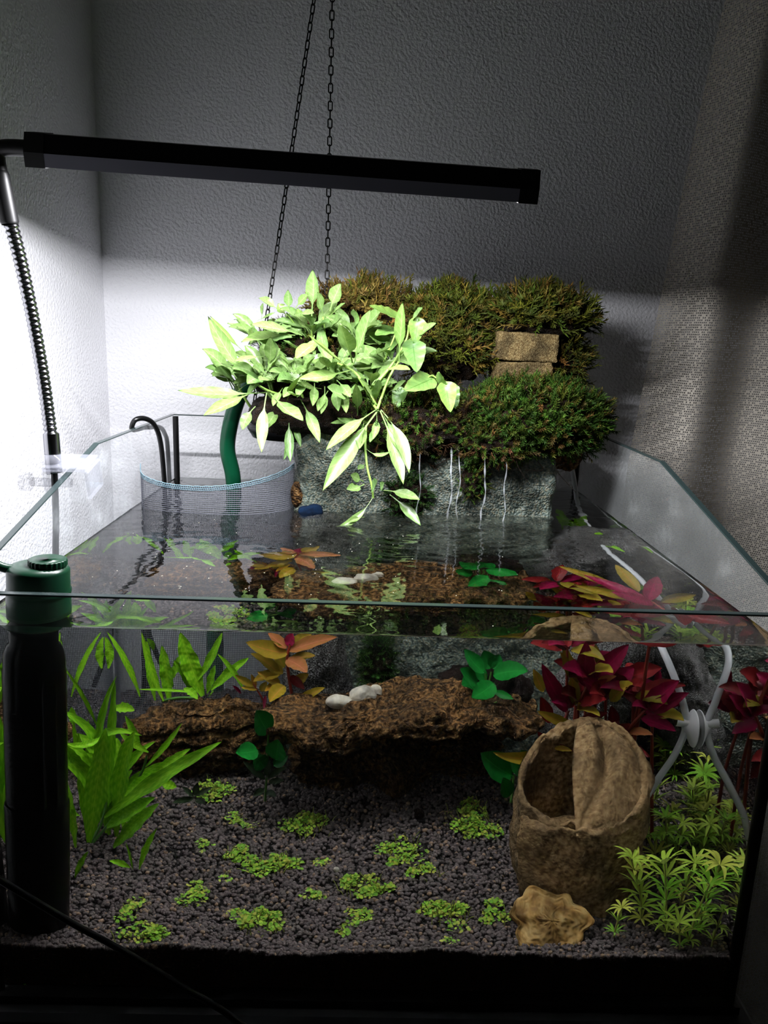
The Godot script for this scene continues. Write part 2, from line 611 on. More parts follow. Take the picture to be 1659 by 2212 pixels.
# ---------------------------------------------------------------- tank, water, soil
func side_pane(x0: float, x1: float) -> Buf:   # chamfered outline, drawn out from x0 to x1
	var pts := [Vector2(0.0, BOTTOM), Vector2(0.0, TOP_FRONT), Vector2(-0.238, TOP_BACK), Vector2(DEEP, TOP_BACK), Vector2(DEEP, BOTTOM)]   # (z, y)
	var b := Buf.new()
	for x in [x0, x1]:
		for k in [[0, 1, 2], [0, 2, 3], [0, 3, 4]]:
			var f := []
			for q in k:
				f.append(Vector3(x, pts[q].y, pts[q].x))
			if x == x1:
				f.reverse()
			b.face(f if (f[1] - f[0]).cross(f[2] - f[0]).x * (1.0 if x == maxf(x0, x1) else -1.0) > 0.0 else [f[2], f[1], f[0]])
	for k in 5:
		var p: Vector2 = pts[k]
		var q: Vector2 = pts[(k + 1) % 5]
		var xa := minf(x0, x1)
		var xb := maxf(x0, x1)
		b.face([Vector3(xa, p.y, p.x), Vector3(xb, p.y, p.x), Vector3(xb, q.y, q.x), Vector3(xa, q.y, q.x)])
	return b

func rim(a: Vector3, c: Vector3, width: Vector3) -> Buf:
	var b := Buf.new()
	var d := (c - a).normalized()
	var w := width.normalized()
	b.box(Transform3D(Basis(d, d.cross(-w), w), (a + c) / 2), Vector3(a.distance_to(c), 0.0012, width.length()), 0.0003)
	return b

func soil_y(x: float, z: float) -> float:   # the soil lies almost level, a little higher at the back
	var h := SOIL + 0.012 * clampf(-z / 0.35, 0.0, 1.4) + 0.004 * noise.get_noise_2d(x * 14.0, z * 14.0) + 0.0015 * sin(x * 30.0)
	return h

func ripple(x: float, z: float) -> float:
	var calm := clampf((z + 0.36) / 0.30, 0.0, 1.0)     # rougher where the trickles fall in
	var a := 0.00055 * pow(1.0 - calm, 2.0) + 0.00006
	var d := 0.0
	for p in [Vector2(0.055, -0.325), Vector2(0.085, -0.322), Vector2(0.115, -0.325), Vector2(0.03, -0.33)]:
		var r: float = (p as Vector2).distance_to(Vector2(x, z))
		d += sin(r * 420.0) * exp(-r * 11.0) * 0.00020
	d += a * noise.get_noise_2d(x * 28.0, z * 46.0) + 0.00004 * noise.get_noise_2d(x * 9.0, z * 15.0)
	var e := minf(minf(x + HALF, HALF - x), minf(-z, z - DEEP))
	return d + 0.0014 * exp(-e / 0.0016)

func build_tank() -> void:
	var t := thing("aquarium", "open square glass tank with cut-down front and sloping side panes, half full of water", "aquarium")
	var g := 0.005
	put("front_pane", slab(-HALF - g, HALF + g, BOTTOM, TOP_FRONT, 0.0002, g), M.glass, t)
	put("back_pane", slab(-HALF - g, HALF + g, BOTTOM, TOP_BACK, DEEP - g, DEEP - 0.0002), M.glass, t)
	put("left_pane", side_pane(-HALF - g, -HALF - 0.0002), M.lime, t)
	put("right_pane", side_pane(HALF + 0.0002, HALF + g), M.pane_reflection, t)
	put("bottom_pane", slab(-HALF - g, HALF + g, BOTTOM - 0.006, BOTTOM, DEEP - g, g), M.black, t)
	put("rim_edge", rim(Vector3(-HALF - g, TOP_FRONT + 0.0006, g / 2), Vector3(HALF + g, TOP_FRONT + 0.0006, g / 2), Vector3(0, 0, g)), M.edge, t)
	put("rim_edge", rim(Vector3(-HALF - g, TOP_BACK + 0.0006, DEEP - g / 2), Vector3(HALF + g, TOP_BACK + 0.0006, DEEP - g / 2), Vector3(0, 0, g)), M.edge, t)
	for s in [-1.0, 1.0]:
		var x: float = s * (HALF + g / 2)
		put("rim_edge", rim(Vector3(x, TOP_FRONT + 0.0006, 0.0), Vector3(x, TOP_BACK + 0.0006, -0.238), Vector3(g, 0, 0)), M.edge, t)
		put("rim_edge", rim(Vector3(x, TOP_BACK + 0.0006, -0.238), Vector3(x, TOP_BACK + 0.0006, DEEP), Vector3(g, 0, 0)), M.edge, t)
		var bead := Buf.new()
		bead.tube(PackedVector3Array([Vector3(s * 0.2478, BOTTOM, DEEP + 0.002), Vector3(s * 0.2478, TOP_BACK - 0.001, DEEP + 0.002)]), 0.0036, 8)
		put("silicone_seam", bead, M.silicone, t)
		var fb := Buf.new()
		fb.tube(PackedVector3Array([Vector3(s * 0.2492, BOTTOM, -0.001), Vector3(s * 0.2492, TOP_FRONT - 0.001, -0.001)]), 0.0022 if s < 0.0 else 0.0042, 8)
		put("silicone_seam", fb, M.silicone, t)
	# the water: one closed body, its surface rippled and drawn up at the glass
	var xs := PackedFloat32Array()
	for k in 241:
		xs.append(lerpf(-0.2496, 0.2496, k / 240.0))
	for e in [0.0008, 0.0018, 0.003, 0.005]:
		xs.append(-0.2496 + e)
		xs.append(0.2496 - e)
	var zs := PackedFloat32Array()
	for k in 261:
		zs.append(lerpf(-0.0004, DEEP + 0.0004, k / 260.0))
	for e in [0.0008, 0.0018, 0.003, 0.005]:
		zs.append(-0.0004 - e)
		zs.append(DEEP + 0.0004 + e)
	xs.sort()
	zs.sort()
	var rows := []
	for z in zs:
		var r := PackedVector3Array()
		for x in xs:
			r.append(Vector3(x, ripple(x, z), z))
		rows.append(r)
	var b := Buf.new()
	b.grid(rows)
	var low := -0.2585
	var fr := PackedVector3Array()
	var bk := PackedVector3Array()
	for x in xs:
		fr.append(Vector3(x, low, zs[-1]))
		bk.append(Vector3(x, low, zs[0]))
	var lf := PackedVector3Array()
	var rt := PackedVector3Array()
	var lf0 := PackedVector3Array()
	var rt0 := PackedVector3Array()
	for k in zs.size():
		lf.append(rows[k][0])
		rt.append(rows[k][-1])
		lf0.append(Vector3(xs[0], low, zs[k]))
		rt0.append(Vector3(xs[-1], low, zs[k]))
	b.grid([rows[-1], fr])
	b.grid([rows[0], bk], true)
	b.grid([lf, lf0])
	b.grid([rt, rt0], true)
	b.grid([bk, fr], true)
	var w := put("aquarium_water", b, M.water)
	tag(w, "clear aquarium water with a gently rippled surface filling the glass tank", "water")
	stuff(w)
	# soil bed under the loose grains
	var s := Buf.new()
	var sr := []
	for a in 61:
		var r := PackedVector3Array()
		for k in 61:
			var x := lerpf(-0.2488, 0.2488, k / 60.0)
			var z := lerpf(DEEP + 0.001, -0.0012, a / 60.0)
			r.append(Vector3(x, soil_y(x, z) - 0.0012, z))
		sr.append(r)
	s.grid(sr)
	for side in [sr[0], sr[-1]]:
		var under := PackedVector3Array()
		for p in side:
			under.append(Vector3(p.x, -0.258, p.z))
		s.grid([side, under], side == sr[0])
	var so := thing("soil_bed", "dark grey-brown granular aquarium soil covering the bottom of the tank", "soil")
	stuff(so)
	stuff(put("soil_body", s, M.soil, so))
	# grains: a rounded pellet scattered over the bed and against the front pane
	var pel := Buf.new()
	var pr := []
	for a in 6:
		var th := PI * a / 5.0
		var r := PackedVector3Array()
		for k in 8:
			var ph := TAU * k / 8
			var p := Vector3(sin(th) * cos(ph), cos(th), -sin(th) * sin(ph))
			r.append(p * (1.0 + 0.12 * sin(p.x * 5.0 + p.y * 3.0)))
		pr.append(r)
	pel.grid(pr, false, true)
	var n := 46000
	var mm := MultiMesh.new()
	mm.transform_format = MultiMesh.TRANSFORM_3D
	mm.use_colors = true
	mm.mesh = pel.mesh()
	mm.instance_count = n
	for k in n:
		var x: float = jit(-0.248, 0.248)
		var z: float = DEEP + 0.003 + (0.4935) * (1.0 - pow(rng.randf(), 1.25))
		var y := soil_y(x, z) + jit(-0.0010, 0.0005)
		if k > 34000:
			z = -0.0022
			y = jit(-0.257, soil_y(x, z))
		var sz := jit(0.0012, 0.0019)
		var col := Color(0.075, 0.062, 0.064).lerp(Color(0.125, 0.102, 0.098), rng.randf())
		if rng.randf() < 0.08:
			col = Color(0.22, 0.15, 0.10)
		mm.set_instance_transform(k, Transform3D(Basis.from_euler(Vector3(jit(0, 6), jit(0, 6), jit(0, 6))).scaled(Vector3(sz * jit(0.8, 1.2), sz, sz * jit(0.85, 1.15))), Vector3(x, y, z)))
		mm.set_instance_color(k, col)
	var mi := MultiMeshInstance3D.new()
	mi.name = "soil_grains"
	mi.multimesh = mm
	mi.material_override = M.grain
	so.add_child(mi)
	stuff(mi)

# ---------------------------------------------------------------- leaves
func width_at(kind: int, t: float) -> float:
	match kind:
		0:   # spoon-shaped, on a long narrow stalk
			if t < 0.30:
				return 0.10
			var s := (t - 0.30) / 0.70
			return 0.10 * (1.0 - s) + pow(sin(PI * pow(s, 0.82)), 0.9) * (1.0 - 0.1 * s)
		1:   # heart
			return minf(1.0, sqrt(t / 0.2)) * pow(maxf(0.0, 1.0 - pow(t, 1.9)), 0.8)
		2:   # long strap
			return minf(1.0, 0.18 + t * 2.0) * pow(maxf(0.0, 1.0 - pow(t, 3.2)), 0.8)
		3:   # broad oval with a point
			return pow(sin(PI * pow(clampf(t, 0.0, 1.0), 0.85)), 0.8) * (1.0 - 0.12 * t)
	return pow(sin(PI * pow(t, 0.9)), 0.9)   # 4: lance

func leaf_buf(b: Buf, p0: Vector3, p1: Vector3, pc: Vector3, w: float, kind: int, facing: Vector3, fold := 0.25, wave := 0.0, steps := 14) -> void:
	var rows := []
	var us := PackedFloat32Array([0.0, 0.25, 0.5, 0.75, 1.0])
	var vs := PackedFloat32Array()
	var ph := jit(0.0, TAU)
	var wf := jit(3.0, 5.0)
	for k in steps + 1:
		var t := float(k) / steps
		var p := p0.lerp(pc, t).lerp(pc.lerp(p1, t), t)
		var d := ((pc - p0).lerp(p1 - pc, t)).normalized()
		var side := d.cross(facing)
		side = side.normalized() if side.length() > 0.05 else d.cross(Vector3(0.3, 0.5, 0.8)).normalized()
		var up := side.cross(d).normalized()
		var hw := width_at(kind, t) * w * 0.5
		var r := PackedVector3Array()
		for q in 5:
			var u := q / 2.0 - 1.0
			var edge := 1.0 + (wave * 0.22 * sin(t * wf * 6.0 + ph + u * 2.0) if absf(u) > 0.9 else 0.0)
			var o := side * u * hw * edge + up * (fold * hw * (absf(u) - 0.4) + wave * hw * 0.5 * u * sin(t * wf * 6.0 + ph))
			if kind == 2:      # blistered between the veins
				o += up * hw * 0.16 * sin(t * 75.0 + u * 3.0) * (1.0 - absf(u)) * (1.0 if absf(u) > 0.2 else 0.0)
			if kind == 1:
				o -= d * absf(u) * w * 0.16 * pow(1.0 - t, 3.0)
			r.append(p + o)
		rows.append(r)
		vs.append(t)
	b.grid(rows, false, false, false, us, vs)

var tones := [Color(1, 1, 1), Color(1.14, 1.12, 0.9), Color(0.80, 0.88, 0.84), Color(1.0, 0.72, 0.6), Color(0.8, 0.5, 0.6)]  # the third tone puts a little shade into the colour of inner leaves

# one leaf as a part: kind, base, tip, control point and width in tenths of a millimetre, tone
func lf(p: Node3D, m: Material, kind: int, bx: float, by: float, bz: float, tx: float, ty: float, tz: float, cx: float, cy: float, cz: float, w: float, tone := 0, wave := 0.12) -> void:
	leaf(p, m, kind, Vector3(bx, by, bz) * 0.0001, Vector3(tx, ty, tz) * 0.0001, Vector3(cx, cy, cz) * 0.0001, w * 0.0001, tones[tone], wave)

func leaf(p: Node3D, m: Material, kind: int, a: Vector3, e: Vector3, c: Vector3, w: float, tone: Color, wave := 0.12, facing := Vector3(0.0, 0.65, 0.75)) -> void:
	var b := Buf.new()
	b.tint = shade(tone, 0.20)
	leaf_buf(b, a, e, c, w, kind, (facing + vjit(0.22)).normalized(), jit(0.22, 0.55), wave, 30 if kind == 2 else 16)
	put("leaf", b, m, p)

func stem(p: Node3D, m: Material, pts: Array, r0: float, r1: float, called := "stem") -> void:
	var path := curve(pts, 8)
	var rad := PackedFloat32Array()
	for k in path.size():
		rad.append(lerpf(r0, r1, float(k) / (path.size() - 1)))
	var b := Buf.new()
	b.tube(path, rad, 7)
	put(called, b, m, p)

func plant(called: String, label: String, group := "", category := "plant") -> Node3D:
	return thing(called, label, category, group)

# ---------------------------------------------------------------- stones
# a superellipsoid of half-sizes s roughened by noise; ledges cut it into horizontal beds
func rock_buf(c: Vector3, s: Vector3, sq: float, sd: float, rough: float, freq: float, ledge := 0.0, ledges := 0.0, turn := Vector3.ZERO, nu := 72, nv := 48) -> Buf:
	var rows := []
	var bs := Basis.from_euler(turn)
	for a in nv + 1:
		var th := PI * a / nv
		var r := PackedVector3Array()
		for k in nu:
			var ph := TAU * k / nu
			var d := Vector3(sin(th) * cos(ph), cos(th), -sin(th) * sin(ph))
			var q := pow(pow(absf(d.x), sq) + pow(absf(d.y), sq) + pow(absf(d.z), sq), -1.0 / sq)
			var p := d * q * s
			var o := Vector3(sd * 3.7, sd * 1.3, sd * 7.1)
			var f := noise.get_noise_3dv(p * freq + o) * rough + fine.get_noise_3dv(p * freq * 5.0 + o) * rough * 0.30
			if ledge > 0.0:
				var y := p.y + 0.25 * s.y * noise.get_noise_3dv(p * freq * 0.6 + o * 2.0)
				var fr := fposmod(y * ledges / s.y, 1.0)
				var step := smoothstep(0.0, 0.25, fr) - smoothstep(0.80, 1.0, fr)
				p.x *= 1.0 - ledge * 0.3 * (1.0 - step)
				p.z *= 1.0 - ledge * (1.0 - step) * (0.6 + 0.8 * noise.get_noise_3dv(p * freq + o * 3.0))
			p += d * f
			r.append(c + bs * p)
		rows.append(r)
	var b := Buf.new()
	b.grid(rows, false, true)
	return b

# a squared block of half-sizes s with worn edges, its faces roughened by noise
func block_buf(c: Vector3, s: Vector3, sd: float, rough: float, freq: float, worn: float, turn := Vector3.ZERO, n := 26, lean := 0.0) -> Buf:
	var b := Buf.new()
	var bs := Basis.from_euler(turn)
	var o := Vector3(sd * 3.7, sd * 1.3, sd * 7.1)
	var ax := [Vector3.RIGHT, Vector3.UP, Vector3.BACK]
	for a in 3:
		for sg in [1.0, -1.0]:
			var w: Vector3 = ax[a] * sg
			var q: Vector3 = ax[(a + 1) % 3] * sg
			var r: Vector3 = ax[(a + 2) % 3]
			var rows := []
			for i in n + 1:
				var row := PackedVector3Array()
				for j in n + 1:
					var p := (w + q * (i * 2.0 / n - 1.0) + r * (j * 2.0 / n - 1.0)) * s
					var core := p.clamp(-s + Vector3.ONE * worn, s - Vector3.ONE * worn)
					var d := (p - core).normalized()
					p = core + d * worn
					var f := noise.get_noise_3dv(p * freq + o) * rough + fine.get_noise_3dv(p * freq * 4.0 + o) * rough * 0.3
					p.x += lean * p.y
					row.append(c + bs * (p + d * f))
				rows.append(row)
			b.grid(rows)
	return b

func rock(called: String, label: String, category: String, m: Material, b: Buf) -> MeshInstance3D:
	var o := put(called, b, m)
	tag(o, label, category)
	return o

# ---------------------------------------------------------------- moss
func sprig_mesh(leaves: int, length: float, curl: float) -> ArrayMesh:
	var b := Buf.new()
	var path := PackedVector3Array()
	for k in 6:
		var t := k / 5.0
		path.append(Vector3(curl * t * t, t, curl * 0.4 * sin(t * 4.0)) * length)
	b.tube(path, length * 0.035, 3, false)
	for k in leaves:
		var t := 0.15 + 0.85 * k / leaves
		var p := path[int(t * 5.0)].lerp(path[mini(int(t * 5.0) + 1, 5)], fposmod(t * 5.0, 1.0))
		var an := k * 2.4
		var out := Vector3(cos(an), 1.15, sin(an)).normalized()
		var side := out.cross(Vector3.UP).normalized() * length * 0.030
		var tip := p + out * length * jit(0.22, 0.38)
		var mid := p.lerp(tip, 0.45) + Vector3(0, length * 0.03, 0)
		var base := b.v.size()
		for q in [p, mid + side, mid - side, tip]:
			b.v.append(q)
			b.n.append(side.cross(out).normalized() * (-1.0))
			b.uv.append(Vector2.ZERO)
			b.c.append(Color.WHITE)
		b.i.append_array(PackedInt32Array([base, base + 1, base + 2, base + 1, base + 3, base + 2]))
	return b.mesh()

# sprigs scattered over the upper side of a body, each leaning out from it
func moss_on(parent: Node3D, body: Buf, mesh: Mesh, count: int, size: float, cols: Array, low: float, spread := 0.5, front_only := true) -> void:
	var mm := MultiMesh.new()
	mm.transform_format = MultiMesh.TRANSFORM_3D
	mm.use_colors = true
	mm.mesh = mesh
	var where := []
	var tries := 0
	while where.size() < count and tries < count * 12:
		tries += 1
		var k := rng.randi_range(0, body.v.size() - 1)
		var nn := body.n[k]
		if nn.y < low or (front_only and nn.z < -0.55):
			continue
		var y := (nn + Vector3(0, 0.35, 0) + vjit(spread)).normalized()
		var x := y.cross(vjit(1.0) + Vector3(0.01, 0, 0)).normalized()
		var s := size * jit(0.65, 1.35)
		where.append(Transform3D(Basis(x, y, x.cross(y)) * Basis.from_scale(Vector3(s, s, s)), body.v[k] + vjit(0.004) - nn * 0.002))
	mm.instance_count = where.size()
	for k in where.size():
		mm.set_instance_transform(k, where[k])
		var c: Color = cols[rng.randi_range(0, cols.size() - 1)]
		var patch := 0.75 + 0.5 * noise.get_noise_3dv(where[k].origin * 40.0)
		mm.set_instance_color(k, Color(c.r * patch * jit(0.8, 1.2), c.g * patch * jit(0.8, 1.2), c.b * patch))
	var mi := MultiMeshInstance3D.new()
	mi.name = "sprigs"
	mi.multimesh = mm
	mi.material_override = M.moss
	parent.add_child(mi)
	stuff(mi)

func moss(label: String, c: Vector3, s: Vector3, sd: float, mesh: Mesh, count: int, size: float, cols: Array, low := -0.2, spread := 0.5) -> void:
	var t := thing("moss_cushion", label, "moss")
	var b := rock_buf(c, s, 2.3, sd, s.y * 0.35, 45.0, 0.0, 0.0, Vector3.ZERO, 60, 36)
	put("peat_base", b, M.peat, t)
	moss_on(t, b, mesh, count, size, cols, low, spread)

func more_materials() -> void:
	M.slate = stone([[0.0, Color(0.18, 0.21, 0.20)], [0.34, Color(0.34, 0.39, 0.365)], [0.52, Color(0.46, 0.51, 0.48)], [0.62, Color(0.54, 0.49, 0.38)], [0.70, Color(0.50, 0.55, 0.52)], [0.82, Color(0.64, 0.68, 0.66)], [1.0, Color(0.86, 0.88, 0.88)]], 6.0, 0.06, 51, 0.18, 0.3)
	M.granite = stone([[0.0, Color(0.06, 0.06, 0.065)], [0.42, Color(0.22, 0.21, 0.20)], [0.55, Color(0.42, 0.41, 0.40)], [1.0, Color(0.80, 0.80, 0.82)]], 11.0, 0.08, 53, 0.3, 0.5)
	M.brown_rock = stone([[0.0, Color(0.05, 0.037, 0.028)], [0.36, Color(0.19, 0.125, 0.07)], [0.52, Color(0.38, 0.26, 0.13)], [0.68, Color(0.52, 0.38, 0.22)], [1.0, Color(0.74, 0.62, 0.45)]], 7.0, 0.045, 55, 0.45, 0.85)
	M.lava = stone([[0.0, Color(0.05, 0.035, 0.03)], [0.5, Color(0.16, 0.105, 0.085)], [1.0, Color(0.27, 0.18, 0.14)]], 14.0, 0.09, 57, 0.6, 0.9)
	M.clay = stone([[0.0, Color(0.30, 0.20, 0.11)], [0.40, Color(0.52, 0.41, 0.27)], [0.60, Color(0.62, 0.51, 0.36)], [1.0, Color(0.74, 0.64, 0.50)]], 7.0, 0.05, 59, 0.12, 0.9)
	M.shell = stone([[0.0, Color(0.40, 0.26, 0.11)], [0.42, Color(0.66, 0.50, 0.26)], [0.6, Color(0.78, 0.63, 0.38)], [1.0, Color(0.88, 0.79, 0.58)]], 10.0, 0.016, 61, 0.06, 0.6)
	M.pebble = stone([[0.0, Color(0.75, 0.66, 0.5)], [0.35, Color(0.90, 0.87, 0.79)], [1.0, Color(0.95, 0.93, 0.88)]], 14.0, 0.02, 63, 0.03, 0.6)
	M.sandstone = stone([[0.0, Color(0.27, 0.20, 0.11)], [0.45, Color(0.46, 0.385, 0.245)], [0.65, Color(0.54, 0.475, 0.32)], [1.0, Color(0.66, 0.60, 0.46)]], 12.0, 0.06, 65, 0.15, 0.75)
	M.peat = stone([[0.0, Color(0.04, 0.028, 0.018)], [0.5, Color(0.13, 0.085, 0.045)], [1.0, Color(0.24, 0.155, 0.075)]], 14.0, 0.06, 67, 0.4, 0.45)
	var mo := plain(Color(1, 1, 1), 0.7)
	mo.metallic_specular = 0.3
	mo.vertex_color_use_as_albedo = true
	mo.cull_mode = BaseMaterial3D.CULL_DISABLED
	mo.backlight_enabled = true
	mo.backlight = Color(0.4, 0.4, 0.25)
	M.moss = mo
	var thru := Color(0.5, 0.55, 0.3)
	M.spoon_leaf = leaf_mat(leaf_image(Color(0.48, 0.59, 0.35), Color(0.70, 0.76, 0.56), Color(0.38, 0.51, 0.24), 9, 1.1, 1), 0.34, Color(0.5, 0.5, 0.3))
	M.heart_leaf = leaf_mat(leaf_image(Color(0.40, 0.54, 0.28), Color(0.24, 0.38, 0.14), Color(0.48, 0.58, 0.30), 7, 2.0, 2), 0.38, Color(0.5, 0.5, 0.3))
	M.fern_leaf = leaf_mat(leaf_image(Color(0.46, 0.70, 0.09), Color(0.66, 0.84, 0.24), Color(0.32, 0.60, 0.06), 16, 1.2, 3, 0.55), 0.35, thru)
	M.dark_leaf = leaf_mat(leaf_image(Color(0.08, 0.42, 0.15), Color(0.20, 0.54, 0.24), Color(0.05, 0.34, 0.11), 9, 1.6, 4), 0.3, Color(0.25, 0.3, 0.15))
	M.olive_leaf = leaf_mat(leaf_image(Color(0.17, 0.22, 0.14), Color(0.24, 0.29, 0.18), Color(0.12, 0.16, 0.11), 8, 1.4, 5), 0.3, Color(0.15, 0.2, 0.1))
	M.orange_leaf = leaf_mat(leaf_image(Color(0.60, 0.50, 0.16), Color(0.80, 0.48, 0.30), Color(0.52, 0.47, 0.12), 9, 1.7, 6), 0.35, thru)
	M.pink_leaf = leaf_mat(leaf_image(Color(0.64, 0.38, 0.24), Color(0.82, 0.50, 0.40), Color(0.56, 0.40, 0.16), 9, 1.7, 7), 0.35, thru)
	M.magenta_leaf = leaf_mat(leaf_image(Color(0.52, 0.06, 0.24), Color(0.66, 0.14, 0.32), Color(0.40, 0.06, 0.14), 9, 1.5, 8), 0.35, Color(0.55, 0.2, 0.3))
	M.red_leaf = leaf_mat(leaf_image(Color(0.42, 0.08, 0.10), Color(0.62, 0.20, 0.18), Color(0.34, 0.09, 0.07), 9, 1.5, 9), 0.35, Color(0.5, 0.25, 0.2))
	var whorl := plain(Color(1, 1, 1), 0.4)
	whorl.vertex_color_use_as_albedo = true
	whorl.cull_mode = BaseMaterial3D.CULL_DISABLED
	whorl.backlight_enabled = true
	whorl.backlight = Color(0.45, 0.5, 0.25)
	M.whorl = whorl
	for k in [M.fern_leaf, M.dark_leaf, M.olive_leaf, M.orange_leaf, M.pink_leaf, M.magenta_leaf, M.red_leaf, M.whorl]:
		k.metallic_specular = 0.22
	M.pale_stem = plain(Color(0.55, 0.70, 0.32), 0.5)
	M.green_stem = plain(Color(0.20, 0.38, 0.08), 0.5)
	M.red_stem = plain(Color(0.50, 0.16, 0.10), 0.45)
	M.white_rubber = plain(Color(0.95, 0.95, 0.96), 0.45)
	var tubing := plain(Color(0.92, 0.93, 0.95), 0.25)
	tubing.backlight_enabled = true
	tubing.backlight = Color(0.7, 0.7, 0.7)
	M.tubing = tubing
	M.foam = stone([[0.0, Color(0.02, 0.07, 0.14)], [0.5, Color(0.03, 0.15, 0.28)], [1.0, Color(0.06, 0.23, 0.38)]], 20.0, 0.2, 71, 0.3, 0.9)
	M.speck = plain(Color(0.85, 0.83, 0.76), 0.7)

func build_more() -> void:
	more_materials()
	build_island()
	build_fittings()
	build_stones()
	build_top_plants()
	build_water_plants()
	build_small()

# ---------------------------------------------------------------- the waterfall island
func build_island() -> void:
	var sb := block_buf(Vector3(0.050, -0.083, -0.368), Vector3(0.1365, 0.168, 0.031), 1.0, 0.006, 26.0, 0.010, Vector3(-0.02, 0.02, 0.01), 90)
	rock("slate_slab", "big upright grey-green slate slab that stands in the water with trickles down its face", "stone", M.slate, sb)
	rock("granite_rock", "black and white speckled granite rock beside the mesh screen under the water", "stone", M.granite, rock_buf(Vector3(-0.057, -0.12, -0.345), Vector3(0.030, 0.115, 0.032), 3.2, 2.0, 0.008, 30.0, 0.06, 2.0, Vector3(0, 0.4, 0.06), 90, 60))
	rock("granite_rock", "pale streaked granite rock sunk behind the crimson stem plants", "stone", M.granite, rock_buf(Vector3(0.209, -0.135, -0.335), Vector3(0.030, 0.095, 0.055), 2.8, 3.0, 0.009, 26.0, 0.05, 2.0, Vector3(0.25, 0.2, -0.35), 90, 60))
	rock("ledge_stone", "broad brown ledge stone under the moss at the top of the slate", "stone", M.brown_rock, block_buf(Vector3(0.085, 0.082, -0.412), Vector3(0.130, 0.036, 0.056), 4.0, 0.007, 34.0, 0.012, Vector3.ZERO, 50))
	rock("ledge_stone", "wet dark brown ledge stone under the leafy rosettes beside the green hose", "stone", M.peat, rock_buf(Vector3(-0.075, 0.096, -0.375), Vector3(0.062, 0.020, 0.050), 3.0, 5.0, 0.006, 40.0, 0.06, 2.0))
	# drowned roots and twigs in the moss
	for k in 14:
		var a := Vector3(jit(0.0, 0.2), jit(0.055, 0.15), jit(-0.345, -0.325))
		var tw := Buf.new()
		tw.tube(curve([a, a + Vector3(jit(-0.012, 0.012), jit(-0.016, -0.004), jit(0.002, 0.010)), a + Vector3(jit(-0.020, 0.020), jit(-0.034, -0.014), jit(0.0, 0.010))], 6), 0.0004, 5)
		tag(put("dead_twig", tw, M.peat), "thin dead brown twig or root caught in the wet moss over the slate", "twig", "twigs in the moss")
	# the black tray under the rosettes, hung on two chains
	var tr := thing("hanging_tray", "black plastic tray under the rosette plants, hung on two chains", "tray")
	var tb := Buf.new()
	tb.lathe(Transform3D(Basis.from_scale(Vector3(1.0, 1.0, 0.80)), Vector3(-0.085, 0.070, -0.385)), [Vector2(0.0, 0.004), Vector2(0.050, 0.004), Vector2(0.055, 0.012), Vector2(0.0575, 0.012), Vector2(0.0575, 0.009), Vector2(0.052, 0.0), Vector2(0.0, 0.0)], 48)
	put("dish", tb, M.black, tr)
	# sandstone blocks
	var b1 := block_buf(Vector3(0.154, 0.1735, -0.418), Vector3(0.0335, 0.0150, 0.026), 6.0, 0.0014, 70.0, 0.0028, Vector3(0, 0.05, -0.02), 36)
	rock("sandstone_block", "tan sandstone block in the moss, the upper of the two stacked blocks", "stone", M.sandstone, b1)
	var b2 := block_buf(Vector3(0.153, 0.1455, -0.419), Vector3(0.0305, 0.0130, 0.025), 7.0, 0.0018, 70.0, 0.0030, Vector3(0, 0.03, 0.03), 36, 0.06)
	rock("sandstone_block", "brown sandstone block half sunk in moss below the tan one", "stone", M.sandstone, b2)
	# moss
	var s1 := sprig_mesh(24, 1.0, 0.45)
	var s2 := sprig_mesh(26, 1.0, 0.20)
	var olive := [Color(0.055, 0.068, 0.006), Color(0.085, 0.092, 0.008), Color(0.125, 0.12, 0.012), Color(0.04, 0.055, 0.006), Color(0.06, 0.075, 0.006), Color(0.13, 0.085, 0.014)]
	var green := [Color(0.025, 0.065, 0.006), Color(0.035, 0.09, 0.008), Color(0.06, 0.115, 0.010), Color(0.04, 0.08, 0.006), Color(0.075, 0.085, 0.008), Color(0.03, 0.075, 0.006), Color(0.11, 0.075, 0.015)]
	var gold := [Color(0.17, 0.115, 0.02), Color(0.23, 0.17, 0.04), Color(0.13, 0.105, 0.015), Color(0.10, 0.105, 0.012), Color(0.08, 0.05, 0.012)]
	moss("shaggy olive moss cap on top of the tan sandstone block", Vector3(0.172, 0.199, -0.425), Vector3(0.046, 0.016, 0.036), 11.0, s1, 620, 0.023, olive, -0.15, 0.8)
	moss("rounded olive moss mound between the sandstone block and the bright leaves", Vector3(0.076, 0.178, -0.440), Vector3(0.052, 0.042, 0.036), 12.0, s1, 1200, 0.019, olive, -0.3, 0.7)
	moss("golden-brown dry moss tuft behind the bright rosette leaves", Vector3(-0.020, 0.198, -0.445), Vector3(0.050, 0.022, 0.028), 13.0, s1, 520, 0.020, gold, -0.2, 0.9)
	moss("brown-green moss and root mat behind the stalks of the rosettes", Vector3(-0.070, 0.140, -0.412), Vector3(0.066, 0.046, 0.030), 21.0, s2, 900, 0.012, green + [Color(0.05, 0.028, 0.012), Color(0.075, 0.04, 0.015)], -0.4, 0.7)
	moss("small dark moss tuft hanging beside the sandstone blocks", Vector3(0.206, 0.160, -0.438), Vector3(0.014, 0.030, 0.026), 14.0, s1, 380, 0.016, olive, -0.5, 0.7)
	moss("wide deep green moss band along the edge of the ledge above the slate", Vector3(0.160, 0.096, -0.372), Vector3(0.070, 0.034, 0.046), 15.0, s2, 3000, 0.0125, green, -0.75, 0.6)
	moss("wet brown-green moss band under the heart leaves where water runs over", Vector3(0.035, 0.088, -0.366), Vector3(0.075, 0.034, 0.042), 16.0, s2, 1500, 0.0115, green + [Color(0.05, 0.028, 0.012), Color(0.075, 0.04, 0.015), Color(0.04, 0.03, 0.012)], -0.75, 0.6)
